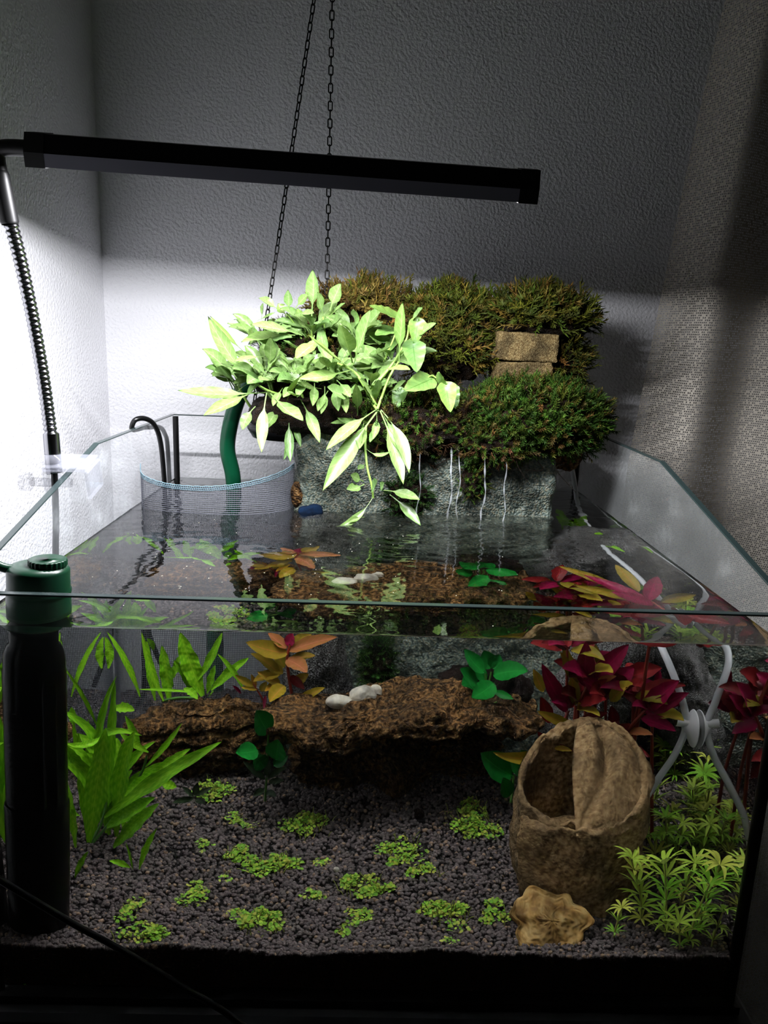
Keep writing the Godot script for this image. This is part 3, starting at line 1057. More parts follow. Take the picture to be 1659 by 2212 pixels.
	moss("ragged moss beard dripping from the ledge over the middle of the slate", Vector3(0.118, 0.076, -0.338), Vector3(0.036, 0.014, 0.016), 17.0, s2, 520, 0.0115, green + [Color(0.12, 0.065, 0.025)], -0.95, 0.8)
	moss("small leafy moss patch on the slate face near the trickles", Vector3(0.098, 0.038, -0.336), Vector3(0.012, 0.016, 0.005), 18.0, s2, 130, 0.0085, green, -0.95, 0.8)
	moss("dark fern-like moss patch on the slate just above the waterline", Vector3(0.030, 0.018, -0.336), Vector3(0.020, 0.018, 0.006), 19.0, s2, 230, 0.0095, [Color(0.02, 0.06, 0.01), Color(0.03, 0.08, 0.012)], -0.95, 0.8)
	moss("submerged tuft of fine moss on the slate behind the white pebbles", Vector3(0.004, -0.125, -0.334), Vector3(0.014, 0.022, 0.006), 20.0, s2, 220, 0.010, [Color(0.03, 0.09, 0.012), Color(0.045, 0.12, 0.015)], -0.95, 0.8)
	# trickles
	for w in [
		[0.0405, 0.084, 0.0010, "thin clear trickle of water nearest the trailing leafy sprig"],
		[0.0725, 0.080, 0.0017, "thickest clear trickle of water, pouring from the moss over the middle of the slate"],
		[0.1065, 0.078, 0.0015, "clear trickle of water dripping straight off the ragged moss beard"],
		[0.0805, 0.078, 0.0009, "thinnest trickle of water, close beside the thickest one"],
		[0.1275, 0.078, 0.0011, "thin clear trickle of water nearest the free edge of the slate"]]:
		var pts := []
		for k in 9:
			var f := k / 8.0
			pts.append(Vector3(w[0] + 0.0022 * sin(k * 1.3 + w[0] * 190.0) * f, lerpf(w[1], -0.0005, f), lerpf(-0.3400, -0.3180, smoothstep(0.0, 0.35, f)) + 0.0012 * sin(k * 2.3 + w[0] * 70.0)))
		var path := curve(pts, 6)
		var rad := PackedFloat32Array()
		for k in path.size():
			rad.append(w[2] * (0.55 + 0.35 * sin(k * 0.7 + w[0] * 200.0) + (0.5 if k < 5 else 0.0)) * 0.7 + 0.0002)
		var b := Buf.new()
		b.tube(path, rad, 9)
		var o := put("water_trickle", b, M.trickle)
		tag(o, w[3], "water", "trickles down the slate")

# ---------------------------------------------------------------- chains, hose, cables, screen, filter
func link_mesh(length: float, width: float, wire: float) -> ArrayMesh:
	var rows := []
	var n := 28
	var r := width / 2.0 - wire
	var hl := length / 2.0 - wire - r
	for k in n:
		var th := TAU * k / n
		var c := Vector3(cos(th) * r, sin(th) * r + (hl if sin(th) >= 0.0 else -hl), 0)
		var out := Vector3(cos(th), sin(th), 0)
		var ring := PackedVector3Array()
		for q in 7:
			var ph := TAU * q / 7
			ring.append(c + (out * cos(ph) + Vector3(0, 0, 1) * sin(ph)) * wire)
		rows.append(ring)
	var b := Buf.new()
	b.grid(rows, true, true, true)
	return b.mesh()

func chain(label: String, a: Vector3, e: Vector3, turn: float, mesh: Mesh) -> void:
	var t := thing("hanging_chain", label, "chain")
	var pitch := 0.0083
	var n := int(a.distance_to(e) / pitch)
	var y := (e - a).normalized()
	var x := y.cross(Vector3.BACK).normalized()
	for k in n:
		var o := put("link", mesh, M.iron, t)
		var bs := Basis(x, y, x.cross(y)).rotated(y, turn + (PI / 2 if k % 2 else 0.0))
		o.transform = Transform3D(bs, a + y * (k + 0.5) * pitch)

func build_fittings() -> void:
	var lm := link_mesh(0.0106, 0.0054, 0.00068)
	var knot := Vector3(-0.0615, 0.625, -0.42)
	chain("dark iron chain that slants down behind the lamp bar toward the hose", Vector3(-0.1420, 0.080, -0.405), knot, 0.75, lm)
	chain("dark iron chain hanging almost plumb behind the lamp bar and the rosettes", Vector3(-0.0622, 0.105, -0.42), knot, 0.1, lm)
	var hk := thing("ceiling_hook", "iron ring and rod that carry the two chains from the ceiling", "hook")
	var rod := Buf.new()
	rod.tube(PackedVector3Array([knot + Vector3(0, 0.008, 0), Vector3(-0.0615, 1.12, -0.42)]), 0.0015, 8)
	put("rod", rod, M.iron, hk)
	var ring := Buf.new()
	var rr := []
	for k in 24:
		var th := TAU * k / 24
		var rg := PackedVector3Array()
		for q in 8:
			var ph := TAU * q / 8
			rg.append(knot + Vector3(cos(th) * (0.008 + 0.0013 * cos(ph)), sin(th) * (0.008 + 0.0013 * cos(ph)), 0.0013 * sin(ph)))
		rr.append(rg)
	ring.grid(rr, true, true, true)
	put("ring", ring, M.iron, hk)
	# hose
	var h := Buf.new()
	h.tube(curve([Vector3(-0.166, -0.19, -0.435), Vector3(-0.166, -0.05, -0.432), Vector3(-0.1668, 0.0132, -0.430), Vector3(-0.1722, 0.053, -0.426), Vector3(-0.1600, 0.101, -0.415), Vector3(-0.1400, 0.1325, -0.400), Vector3(-0.105, 0.150, -0.395)], 14), 0.0088, 20)
	var ho := put("water_hose", h, M.hose)
	tag(ho, "dark green hose that rises out of the screened corner to the plants", "hose")
	# pump cable over the side pane
	var cb := Buf.new()
	cb.tube(curve([Vector3(-0.262, -0.26, -0.525), Vector3(-0.2645, 0.0, -0.522), Vector3(-0.2635, 0.056, -0.500), Vector3(-0.262, 0.070, -0.430), Vector3(-0.2615, 0.074, -0.372), Vector3(-0.2575, 0.0845, -0.366), Vector3(-0.250, 0.0860, -0.375), Vector3(-0.243, 0.079, -0.385), Vector3(-0.2395, 0.060, -0.395), Vector3(-0.2385, 0.020, -0.402), Vector3(-0.239, -0.04, -0.41), Vector3(-0.232, -0.12, -0.42), Vector3(-0.21, -0.185, -0.43)], 12), 0.0027, 10)
	var co := put("pump_cable", cb, M.black)
	tag(co, "black cable looped over the glass rim into the screened corner", "cable")
	# black cable across the front of the tank, close to the camera
	var fc := Buf.new()
	fc.tube(curve([Vector3(-0.40, -0.03, 0.045), Vector3(-0.29, -0.085, 0.048), Vector3(-0.2165, -0.135, 0.05), Vector3(-0.181, -0.1605, 0.05), Vector3(-0.1495, -0.181, 0.05), Vector3(-0.115, -0.206, 0.05), Vector3(-0.0788, -0.2335, 0.05), Vector3(-0.03, -0.29, 0.05), Vector3(0.0, -0.5, 0.06)], 12), 0.0019, 10)
	var fo := put("power_cable", fc, M.black)
	tag(fo, "thin black power cable that slants down in front of the glass", "cable")
	build_screen()
	build_filter()
	# airline tubing and its suction cup
	var at_ := thing("airline_tube", "milky airline tube from the back corner down to a white suction cup", "tube")
	var tb := Buf.new()
	tb.tube(curve([Vector3(0.236, 0.085, -0.520), Vector3(0.222, 0.075, -0.482), Vector3(0.2205, 0.060, -0.455), Vector3(0.230, 0.032, -0.449), Vector3(0.237, 0.002, -0.448), Vector3(0.235, -0.035, -0.42), Vector3(0.229, -0.060, -0.35), Vector3(0.225, -0.064, -0.28), Vector3(0.2235, -0.050, -0.20), Vector3(0.2255, -0.058, -0.165), Vector3(0.236, -0.085, -0.151), Vector3(0.2415, -0.108, -0.149), Vector3(0.235, -0.130, -0.146), Vector3(0.222, -0.152, -0.142), Vector3(0.208, -0.178, -0.138), Vector3(0.200, -0.205, -0.135)], 10), 0.0028, 12)
	put("tubing", tb, M.tubing, at_)
	var cup := Buf.new()
	cup.lathe(Transform3D(Basis(Vector3(0, 1, 0), Vector3(-1, 0, 0), Vector3(0, 0, 1)), Vector3(0.2478, -0.110, -0.149)), [Vector2(0.0, 0.0085), Vector2(0.0035, 0.0085), Vector2(0.0050, 0.0062), Vector2(0.0090, 0.0040), Vector2(0.0146, 0.0012), Vector2(0.0152, 0.0004), Vector2(0.0145, 0.0), Vector2(0.0, 0.0012)], 28)
	var sc := put("suction_cup", cup, M.white_rubber, at_)
	var clip := Buf.new()
	clip.tube(PackedVector3Array([Vector3(0.2455, -0.106, -0.149), Vector3(0.2330, -0.1045, -0.148)]), 0.0036, 12)
	put("tube_clip", clip, M.white_rubber, sc)

func build_screen() -> void:
	var plan := curve([Vector3(-0.2488, 0, -0.352), Vector3(-0.240, 0, -0.330), Vector3(-0.215, 0, -0.316), Vector3(-0.180, 0, -0.310), Vector3(-0.147, 0, -0.3085), Vector3(-0.118, 0, -0.317), Vector3(-0.098, 0, -0.333), Vector3(-0.0885, 0, -0.352)], 16)
	var total := 0.0
	var run := PackedFloat32Array([0.0])
	for k in range(1, plan.size()):
		total += plan[k].distance_to(plan[k - 1])
		run.append(total)
	var top := func(f: float) -> float: return 0.0415 - 0.030 * sin(PI * pow(f, 0.85)) * 0.55 + 0.006 * f
	var where := func(f: float, y: float) -> Vector3:
		var d: float = f * total
		var k := 0
		while k < run.size() - 2 and run[k + 1] < d:
			k += 1
		var p := plan[k].lerp(plan[k + 1], clampf((d - run[k]) / (run[k + 1] - run[k]), 0.0, 1.0))
		var lean := clampf(-y / 0.2, 0.0, 1.0)
		return Vector3(p.x, y, p.z - 0.06 * lean * sin(PI * f))
	var t := thing("mesh_screen", "grey insect-mesh screen bowed across the back corner of the tank round the hose", "screen")
	var low := -0.215
	var b := Buf.new()
	var n := 118
	for k in n + 1:
		var f := float(k) / n
		var ty: float = top.call(f)
		var path := PackedVector3Array()
		for q in 13:
			path.append(where.call(f, lerpf(ty, low, q / 12.0)))
		b.tube(path, 0.00030, 3, false)
	var m := 130
	for k in m:
		var path := PackedVector3Array()
		for q in 41:
			var f := q / 40.0
			var ty: float = top.call(f)
			var y := 0.0490 - k * (0.0490 - low) / m
			if y < ty:
				path.append(where.call(f, y))
			elif path.size() > 1:
				b.tube(path, 0.00030, 3, false)
				path = PackedVector3Array()
			else:
				path = PackedVector3Array()
		if path.size() > 1:
			b.tube(path, 0.00030, 3, false)
	stuff(put("mesh", b, M.net, t))
	var hem := Buf.new()
	for d in [0.0, 0.0022, 0.0040]:
		var path := PackedVector3Array()
		for q in 61:
			var f := q / 60.0
			var ty: float = top.call(f)
			path.append(where.call(f, ty - d) + Vector3(0, 0.0003 * sin(q * 2.2), 0.0004))
		hem.tube(path, 0.00045 if d == 0.0 else 0.0003, 5, false)
	for q in 90:
		var f := q / 90.0
		var ty: float = top.call(f)
		hem.tube(PackedVector3Array([where.call(f, ty) + Vector3(0, 0, 0.0008), where.call(minf(1.0, f + 0.006), ty - 0.0042) + Vector3(0, 0, 0.0008)]), 0.0003, 3, false)
	put("hem", hem, M.hem, t)

func build_filter() -> void:
	var c := Vector3(-0.2190, 0, -0.030)
	var t := thing("internal_filter", "black canister filter with a green head standing in the front corner of the tank", "filter", "", c)
	t.rotation.z = -0.045
	var hd := Buf.new()
	hd.lathe(at(0, 0, 0), [Vector2(0.0, 0.0305), Vector2(0.0120, 0.0310), Vector2(0.0165, 0.0298), Vector2(0.0186, 0.0272), Vector2(0.0188, 0.0150), Vector2(0.0194, 0.0145), Vector2(0.0194, 0.0125), Vector2(0.0188, 0.0120), Vector2(0.0192, 0.0100), Vector2(0.0192, -0.0060), Vector2(0.0178, -0.0075), Vector2(0.0, -0.0075)], 56)
	var head := put("head", hd, M.green_plastic, t)
	var dial := Buf.new()
	var rows := []
	for p in [Vector2(0.0, 0.0345), Vector2(0.0105, 0.0345), Vector2(0.0112, 0.0340), Vector2(0.0112, 0.0305)]:
		var r := PackedVector3Array()
		for k in 96:
			var th := TAU * k / 96
			var rad: float = p.x * (1.0 + (0.045 if k % 4 < 2 else 0.0) * (1.0 if p.y < 0.0344 else 0.0))
			r.append(Vector3(0.0055 + cos(th) * rad, p.y, -0.001 - sin(th) * rad))
		rows.append(r)
	dial.grid(rows, false, true)
	put("flow_dial", dial, M.green_plastic, head)
	var bd := Buf.new()
	bd.lathe(at(0, 0, 0), [Vector2(0.0, -0.0075), Vector2(0.0150, -0.0075), Vector2(0.0150, -0.0180), Vector2(0.0165, -0.0195), Vector2(0.0185, -0.0240), Vector2(0.0192, -0.0300), Vector2(0.0192, -0.0360), Vector2(0.0198, -0.0370), Vector2(0.0198, -0.130), Vector2(0.0185, -0.132), Vector2(0.0185, -0.140), Vector2(0.0, -0.140)], 64)
	var body := put("body", bd, M.filter_black, t)
	var can := Buf.new()
	can.lathe(at(0, 0, 0), [Vector2(0.0185, -0.1335), Vector2(0.0195, -0.1315), Vector2(0.0207, -0.1315), Vector2(0.0209, -0.1335), Vector2(0.0206, -0.172), Vector2(0.0209, -0.1725), Vector2(0.0206, -0.173), Vector2(0.0204, -0.199), Vector2(0.0207, -0.1995), Vector2(0.0203, -0.2), Vector2(0.0198, -0.224), Vector2(0.0, -0.226)], 64)
	put("canister", can, M.filter_black, t)
	for k in 10:
		var f := Buf.new()
		f.box(Transform3D(Basis(Vector3.UP, -0.42), Vector3(0, -0.062 - k * 0.0046, 0)) * at(0, 0, 0.0198), Vector3(0.0075, 0.0022, 0.0030), 0.0006)
		put("fin", f, M.filter_gloss, body)
	for a in [0.55, 0.95]:
		var f := Buf.new()
		f.box(Transform3D(Basis(Vector3.UP, a), Vector3(0, -0.085, 0)) * at(0, 0, 0.0197), Vector3(0.0022, 0.088, 0.0022), 0.0006)
		put("rail", f, M.filter_gloss, body)
	var cd := Buf.new()
	cd.tube(curve([Vector3(-0.014, 0.0275, 0.004), Vector3(-0.022, 0.0300, 0.006), Vector3(-0.036, 0.040, 0.008), Vector3(-0.060, 0.052, 0.010), Vector3(-0.10, 0.03, 0.02), Vector3(-0.12, -0.1, 0.03)], 10), 0.0029, 10)
	put("cord", cd, M.green_plastic, t)
	# the ring of water drawn up round the head is part of the water surface

# ---------------------------------------------------------------- stones in the water
func build_stones() -> void:
	var rows := []
	# the big overhanging stone: a ledge that juts forward over a hollow
	var nu := 150
	var nv := 80
	for a in nv + 1:
		var th := PI * a / nv
		var r := PackedVector3Array()
		for k in nu:
			var ph := TAU * k / nu
			var d := Vector3(sin(th) * cos(ph), cos(th), -sin(th) * sin(ph))
			var q := pow(pow(absf(d.x), 4.6) + pow(absf(d.y), 4.6) + pow(absf(d.z), 4.6), -1.0 / 4.6)
			var s := d * q
			var p := s * Vector3(0.122, 0.050, 0.056)
			var along := p.x / 0.122
			var lip := 0.60 + 0.16 * noise.get_noise_1d(along * 2.6 + 7.0)
			var under := smoothstep(lip, lip - 0.22, s.y)
			var front := smoothstep(-0.7, 0.6, s.z)
			var foot := exp(-pow((along + 0.02) / 0.17, 2.0)) * smoothstep(0.15, -0.9, s.y)
			var shelf := exp(-pow((s.y - 0.05) / 0.16, 2.0)) * smoothstep(-0.1, 0.5, along + 0.3 * noise.get_noise_1d(along * 4.0))
			p.z -= (0.078 - 0.034 * shelf) * under * front * (1.0 - 0.5 * foot)    # hollow below the ledge
			p.z += 0.020 * noise.get_noise_1d(along * 3.4 + 2.0) * smoothstep(0.0, 0.9, s.z) * (1.0 - under)    # ragged lip
			p.z -= 0.018 * along
			p.x *= 1.0 - 0.22 * under
			p.y += 0.010 * smoothstep(-0.5, -1.0, along) * smoothstep(0.0, 0.8, s.y)
			p.y += 0.006 * sin(along * 3.0 + 0.6)
			var o := Vector3(5, 9, 2)
			var f := noise.get_noise_3dv(p * 24.0 + o) * 0.011 + fine.get_noise_3dv(Vector3(p.x * 50.0, p.y * 190.0, p.z * 50.0) + o) * 0.0050 + fine.get_noise_3dv(p * 260.0) * 0.0012
			f -= 0.010 * maxf(0.0, noise.get_noise_3dv(Vector3(p.x * 20.0, p.y * 60.0, p.z * 20.0) + o * 2.0))
			r.append(Vector3(0.026, -0.176, -0.243) + p + d * f)
		rows.append(r)
	var b := Buf.new()
	b.grid(rows, false, true)
	rock("overhanging_stone", "big brown flaky stone with a dark hollow under its ledge, white pebbles on top", "stone", M.brown_rock, b)
	rock("long_stone", "long low layered brown stone lying behind the bright green ferns", "stone", M.brown_rock, rock_buf(Vector3(-0.152, -0.185, -0.292), Vector3(0.075, 0.032, 0.030), 2.6, 22.0, 0.009, 30.0, 0.35, 2.4, Vector3(0.0, 0.12, 0.06), 120, 70))
	rock("lava_rock", "dark porous lava rock behind the dark green broad-leaved plant", "stone", M.lava, rock_buf(Vector3(0.100, -0.135, -0.292), Vector3(0.044, 0.024, 0.022), 2.3, 23.0, 0.006, 60.0))
	rock("pebble", "smooth flat white pebble lying on the overhanging stone", "pebble", M.pebble, rock_buf(Vector3(-0.0300, -0.1300, -0.238), Vector3(0.0125, 0.0060, 0.0080), 2.2, 24.0, 0.0012, 60.0, 0.0, 0.0, Vector3(0, 0.2, -0.14), 40, 24))
	rock("pebble", "rounded white pebble with a blunt point, the taller one on the overhanging stone", "pebble", M.pebble, rock_buf(Vector3(-0.0105, -0.1262, -0.244), Vector3(0.0125, 0.0092, 0.0080), 2.1, 25.0, 0.0018, 60.0, 0.0, 0.0, Vector3(0, 0, 0.3), 40, 24))
	rock("pebble", "thin white pebble leaning behind the taller white pebble", "pebble", M.pebble, rock_buf(Vector3(0.0005, -0.1275, -0.2525), Vector3(0.0060, 0.0095, 0.0050), 2.4, 26.0, 0.001, 60.0, 0.0, 0.0, Vector3(0, 0, -0.12), 40, 24))
	rock("pebble", "tiny white chip of stone on the bare soil between the green cushions", "pebble", M.pebble, rock_buf(Vector3(-0.0262, -0.2165, -0.1014), Vector3(0.0021, 0.0019, 0.0018), 2.6, 27.0, 0.0006, 300.0, 0.0, 0.0, Vector3.ZERO, 16, 10))
	# the shell-like stone at the front glass
	var sh := []
	for a in 61:
		var th := PI * a / 60.0
		var r := PackedVector3Array()
		for k in 100:
			var ph := TAU * k / 100
			var d := Vector3(sin(th) * cos(ph), cos(th), -sin(th) * sin(ph))
			var out := 1.0 + 0.10 * sin(ph * 3.0 + 0.8) + 0.07 * sin(ph * 7.0) + 0.04 * sin(ph * 13.0)
			var p := Vector3(d.x * 0.0270 * out, 0.0, d.z * 0.0250 * out)
			var rr := sqrt(pow(d.x, 2.0) + pow(d.z, 2.0))
			var ring := floorf(rr * 6.0 + 0.6 * noise.get_noise_2d(ph * 3.0, rr * 4.0)) / 6.0
			p.y = signf(d.y) * 0.0016 + (0.0048 * (1.0 - ring) if d.y > 0.0 else -0.002) + 0.0022 * noise.get_noise_3dv(d * 1.3) + 0.0012 * sin(ph * 5.0) * rr
			r.append(Vector3(0.1245, -0.2165, -0.0270) + Basis.from_euler(Vector3(0.80, -0.10, -0.16)) * p)
		sh.append(r)
	var sb := Buf.new()
	sb.grid(sh, false, true)
	rock("shell_stone", "flat yellow-brown layered stone like an oyster shell in front of the clay stump", "stone", M.shell, sb)
	build_stump()
	rock("orange_stone", "small ochre stone wedged between the mesh screen and the slate at the waterline", "stone", M.brown_rock, rock_buf(Vector3(-0.0825, 0.016, -0.345), Vector3(0.009, 0.014, 0.008), 2.4, 28.0, 0.002, 80.0, 0.0, 0.0, Vector3.ZERO, 40, 24))
	rock("foam_block", "blue filter foam block at the waterline between the mesh screen and the slate", "foam", M.foam, rock_buf(Vector3(-0.0690, -0.005, -0.334), Vector3(0.013, 0.012, 0.007), 4.0, 29.0, 0.001, 90.0, 0.0, 0.0, Vector3(0, 0.1, 0.2), 48, 30))

func build_stump() -> void:
	# a wall of clay rolled into a spiral: one and a half turns, high at the back, with a torn rim
	var t := thing("clay_stump", "sandy brown hollow clay stump with a slanting torn rim, biggest ornament in the tank", "ornament")
	var turns := 1.46
	var n := 190
	var inn := []
	var mid := Vector3(0.150, 0, -0.098)
	var floor_y := -0.228
	var sect := []
	for k in n + 1:
		var f := float(k) / n
		var a := f * turns * TAU + 3.70
		var dirn := Vector3(cos(a), 0, -sin(a))
		var turn := f * turns
		var rad := 0.0535 - 0.023 * smoothstep(0.75, 1.46, turn) - 0.004 * smoothstep(0.0, 0.2, turn)
		var back := 0.5 + 0.5 * cos(a - 1.15)      # 1 where the rim is highest (back, to the right)
		var top := -0.156 + 0.052 * pow(back, 1.6) + 0.0022 * noise.get_noise_1d(k * 0.12) + 0.0016 * fine.get_noise_1d(k * 0.5)
		if turn > 0.95:
			top -= 0.004 * (turn - 0.95) / 0.5
		var thick := 0.0062 + 0.0015 * noise.get_noise_1d(k * 0.07 + 40.0)
		var c := mid + Vector3(0.004, 0, 0) * turn
		var row := PackedVector3Array()
		var hs := 22
		for q in hs + 1:     # outside, from the soil to the rim
			var g := float(q) / hs
			var y := lerpf(floor_y, top, g)
			var bulge := 0.82 + 0.20 * sin(PI * clampf((y + 0.232) / 0.13, 0.0, 1.0)) + 0.05 * smoothstep(-0.165, -0.10, y) * back
			var w := noise.get_noise_3d(cos(a) * 1.6, y * 22.0, sin(a) * 1.6) * 0.006 + fine.get_noise_3d(cos(a) * 6.0, y * 120.0, sin(a) * 6.0) * 0.0012
			w += 0.0045 * sin((y + 0.2) * 60.0 + a * 1.5) * smoothstep(0.2, 0.8, back)
			row.append(c + dirn * (rad * bulge + w) + Vector3(0, y, 0))
		for q in 4:          # over the rim
			var g := (q + 1) / 5.0
			row.append(c + dirn * (rad * (1.0 + 0.05 * back) - thick * g) + Vector3(0, top + 0.0022 * sin(PI * g), 0))
		for q in hs + 1:     # and down inside
			var g := 1.0 - float(q) / hs
			var y := lerpf(floor_y + 0.02, top, g)
			var w := noise.get_noise_3d(cos(a) * 2.0 + 9.0, y * 30.0, sin(a) * 2.0) * 0.004
			row.append(c + dirn * (rad * (0.90 + 0.10 * g + 0.05 * back * g) - thick + w) + Vector3(0, y, 0))
		sect.append(row)
	var b := Buf.new()
	b.grid(sect, true)
	for e in [0, n]:      # close both ends of the roll
		var row: PackedVector3Array = sect[e]
		var h := row.size()
		var pair := [PackedVector3Array(), PackedVector3Array()]
		for q in h / 2:
			pair[0].append(row[q])
			pair[1].append(row[h - 1 - q])
		b.grid(pair, e == 0)
	put("rolled_wall", b, M.clay, t)
	# a fold of clay from the peak to the near rim that closes the side away from the hole
	var rim_at := func(a: float) -> Vector3:
		var back := 0.5 + 0.5 * cos(a - 1.15)
		return mid + Vector3(0.001, 0, 0) + Vector3(cos(a), 0, -sin(a)) * (0.0505 + 0.002 * back) + Vector3(0, -0.157 + 0.052 * pow(back, 1.6), 0)
	var flap := []
	for k in 61:
		var f := k / 60.0
		var start: Vector3 = rim_at.call(1.42)
		var stop: Vector3 = rim_at.call(-1.75)
		var ridge := start.lerp(stop, f) + Vector3(-0.006, 0.010, 0.004) * sin(PI * f) + Vector3(0, 0.004, 0) * (1.0 - f)
		var outer: Vector3 = rim_at.call(lerpf(1.42, -1.75, f))
		var row := PackedVector3Array()
		for q in 31:
			var g := q / 30.0
			var wide := sin(PI * f)
			var p := ridge.lerp(outer, g)
			p.y += wide * (0.010 * sin(PI * g) - 0.015 * exp(-pow((g - 0.55 + 0.25 * f) / 0.10, 2.0)) * (1.0 - f * 0.7) - 0.006 * g * g)
			p.y += 0.0030 * noise.get_noise_3dv(p * 45.0) + 0.0008 * fine.get_noise_3dv(p * 220.0)
			row.append(p)
		for q in 16:
			var g := 1.0 - q / 15.0
			row.append(ridge.lerp(outer, g) + Vector3(0.002, -0.008 - 0.020 * g * sin(PI * f), 0.0))
		flap.append(row)
	var fb := Buf.new()
	fb.grid(flap, false, true)
	put("fold", fb, M.clay, t)
	var fl := rock_buf(Vector3(0.150, -0.196, -0.098), Vector3(0.044, 0.014, 0.044), 2.6, 31.0, 0.004, 40.0, 0.0, 0.0, Vector3(0.1, 0, 0.1), 48, 24)
	put("hollow_floor", fl, M.clay, t)

# ---------------------------------------------------------------- plants, leaf by leaf

func build_top_plants() -> void:
	var p: Node3D
	p = plant("rosette_plant", "pale green rosette plant with tall spoon-shaped leaves at the top of the planting", "", "plant")
	lf(p, M.spoon_leaf, 0, -741, 1968, -3700, -730, 2421, -3600, -722, 2197, -3650, 144, 0)
	lf(p, M.spoon_leaf, 0, -971, 1994, -3700, -974, 2218, -3600, -973, 2107, -3650, 91, 0)
	lf(p, M.spoon_leaf, 0, -910, 2039, -3700, -771, 2183, -3600, -850, 2120, -3650, 91, 1)
	lf(p, M.spoon_leaf, 0, -1068, 2008, -3700, -1269, 2124, -3600, -1156, 2087, -3650, 115, 0)
	lf(p, M.spoon_leaf, 0, -622, 1972, -3700, -672, 2201, -3500, -648, 2088, -3600, 113, 0)
	lf(p, M.spoon_leaf, 0, -556, 2026, -3700, -443, 2298, -3600, -518, 2170, -3650, 143, 0)
	lf(p, M.spoon_leaf, 0, -564, 1965, -3700, -391, 2105, -3500, -483, 2043, -3600, 91, 0)
	lf(p, M.spoon_leaf, 0, -890, 1977, -3600, -692, 1991, -3400, -791, 1997, -3500, 101, 0)
	lf(p, M.spoon_leaf, 0, -1239, 1914, -3600, -1208, 2076, -3500, -1223, 1995, -3550, 83, 0)
	lf(p, M.spoon_leaf, 0, -1298, 1905, -3700, -1100, 1990, -3600, -1198, 1948, -3650, 51, 1)
	lf(p, M.spoon_leaf, 0, -827, 1774, -3600, -1275, 1856, -3100, -1052, 1853, -3350, 140, 0)
	lf(p, M.spoon_leaf, 0, -897, 1772, -3600, -1383, 1688, -3200, -1153, 1779, -3400, 151, 0)
	lf(p, M.spoon_leaf, 0, -997, 1959, -3700, -1086, 2084, -3700, -1042, 2021, -3700, 111, 1)
	lf(p, M.spoon_leaf, 0, -588, 1852, -3700, -423, 1973, -3500, -496, 1903, -3600, 154, 0)
	lf(p, M.spoon_leaf, 0, -810, 1811, -3800, -892, 2048, -3700, -851, 1931, -3750, 103, 1)
	stem(p, M.pale_stem, [Vector3(-0.0797, 0.1562, -0.3900), Vector3(-0.0900, 0.1843, -0.3800), Vector3(-0.0998, 0.1993, -0.3700)], 0.0012, 0.0008, "stem")
	stem(p, M.pale_stem, [Vector3(-0.0724, 0.1564, -0.3900), Vector3(-0.0742, 0.1795, -0.3750), Vector3(-0.0741, 0.1968, -0.3700)], 0.0012, 0.0008, "stem")
	stem(p, M.pale_stem, [Vector3(-0.0595, 0.1568, -0.3900), Vector3(-0.0609, 0.1817, -0.3750), Vector3(-0.0626, 0.1972, -0.3700)], 0.0012, 0.0008, "stem")
	p = plant("rosette_plant", "pale green rosette plant whose long leaves reach out toward the hose and the corner", "", "plant")
	lf(p, M.spoon_leaf, 0, -1307, 1283, -3400, -1653, 1920, -3000, -1530, 1584, -3200, 140, 0)
	lf(p, M.spoon_leaf, 0, -1372, 1549, -3600, -1699, 1931, -3300, -1558, 1728, -3450, 62, 1)
	lf(p, M.spoon_leaf, 0, -1168, 1201, -3400, -1930, 1230, -2900, -1566, 1172, -3150, 148, 0)
	lf(p, M.spoon_leaf, 0, -1255, 1216, -3400, -1670, 1010, -2800, -1479, 1123, -3100, 141, 0)
	lf(p, M.spoon_leaf, 0, -1160, 1311, -3600, -1625, 1477, -3400, -1396, 1395, -3500, 74, 2)
	lf(p, M.spoon_leaf, 0, -1182, 1557, -3500, -1433, 1506, -3100, -1315, 1550, -3300, 92, 0)
	lf(p, M.spoon_leaf, 0, -1147, 1421, -3500, -1099, 1755, -3200, -1113, 1592, -3350, 118, 0)
	lf(p, M.spoon_leaf, 0, -1299, 1496, -3700, -1531, 1578, -3600, -1416, 1537, -3650, 130, 0)
	lf(p, M.spoon_leaf, 0, -1285, 1342, -3600, -1498, 1276, -3400, -1397, 1325, -3500, 91, 2)
	lf(p, M.spoon_leaf, 0, -1370, 1617, -3700, -1320, 1833, -3500, -1345, 1726, -3600, 67, 1)
	lf(p, M.spoon_leaf, 0, -1217, 1384, -3500, -1344, 1168, -3300, -1281, 1275, -3400, 74, 2)
	lf(p, M.spoon_leaf, 0, -1112, 1336, -3500, -1275, 1495, -3200, -1196, 1417, -3350, 108, 0)
	lf(p, M.spoon_leaf, 0, -995, 1559, -3700, -1237, 1709, -3400, -1102, 1666, -3550, 128, 2)
	stem(p, M.pale_stem, [Vector3(-0.0982, 0.1158, -0.3600), Vector3(-0.1158, 0.1216, -0.3450), Vector3(-0.1324, 0.1334, -0.3400), Vector3(-0.1435, 0.1502, -0.3350)], 0.0016, 0.001, "stem")
	p = plant("rosette_plant", "pale green rosette plant spilling down over the black tray edge above the screen", "", "plant")
	lf(p, M.spoon_leaf, 0, -1146, 1209, -3300, -1141, 665, -2900, -1174, 933, -3100, 117, 0)
	lf(p, M.spoon_leaf, 0, -1112, 1202, -3300, -725, 1002, -2700, -929, 1076, -3000, 171, 0)
	lf(p, M.spoon_leaf, 0, -1011, 1085, -3400, -1144, 850, -3100, -1094, 975, -3250, 126, 0)
	lf(p, M.spoon_leaf, 0, -922, 993, -3300, -875, 567, -3000, -912, 776, -3150, 92, 2)
	lf(p, M.spoon_leaf, 0, -914, 949, -3400, -793, 687, -3200, -840, 822, -3300, 62, 2)
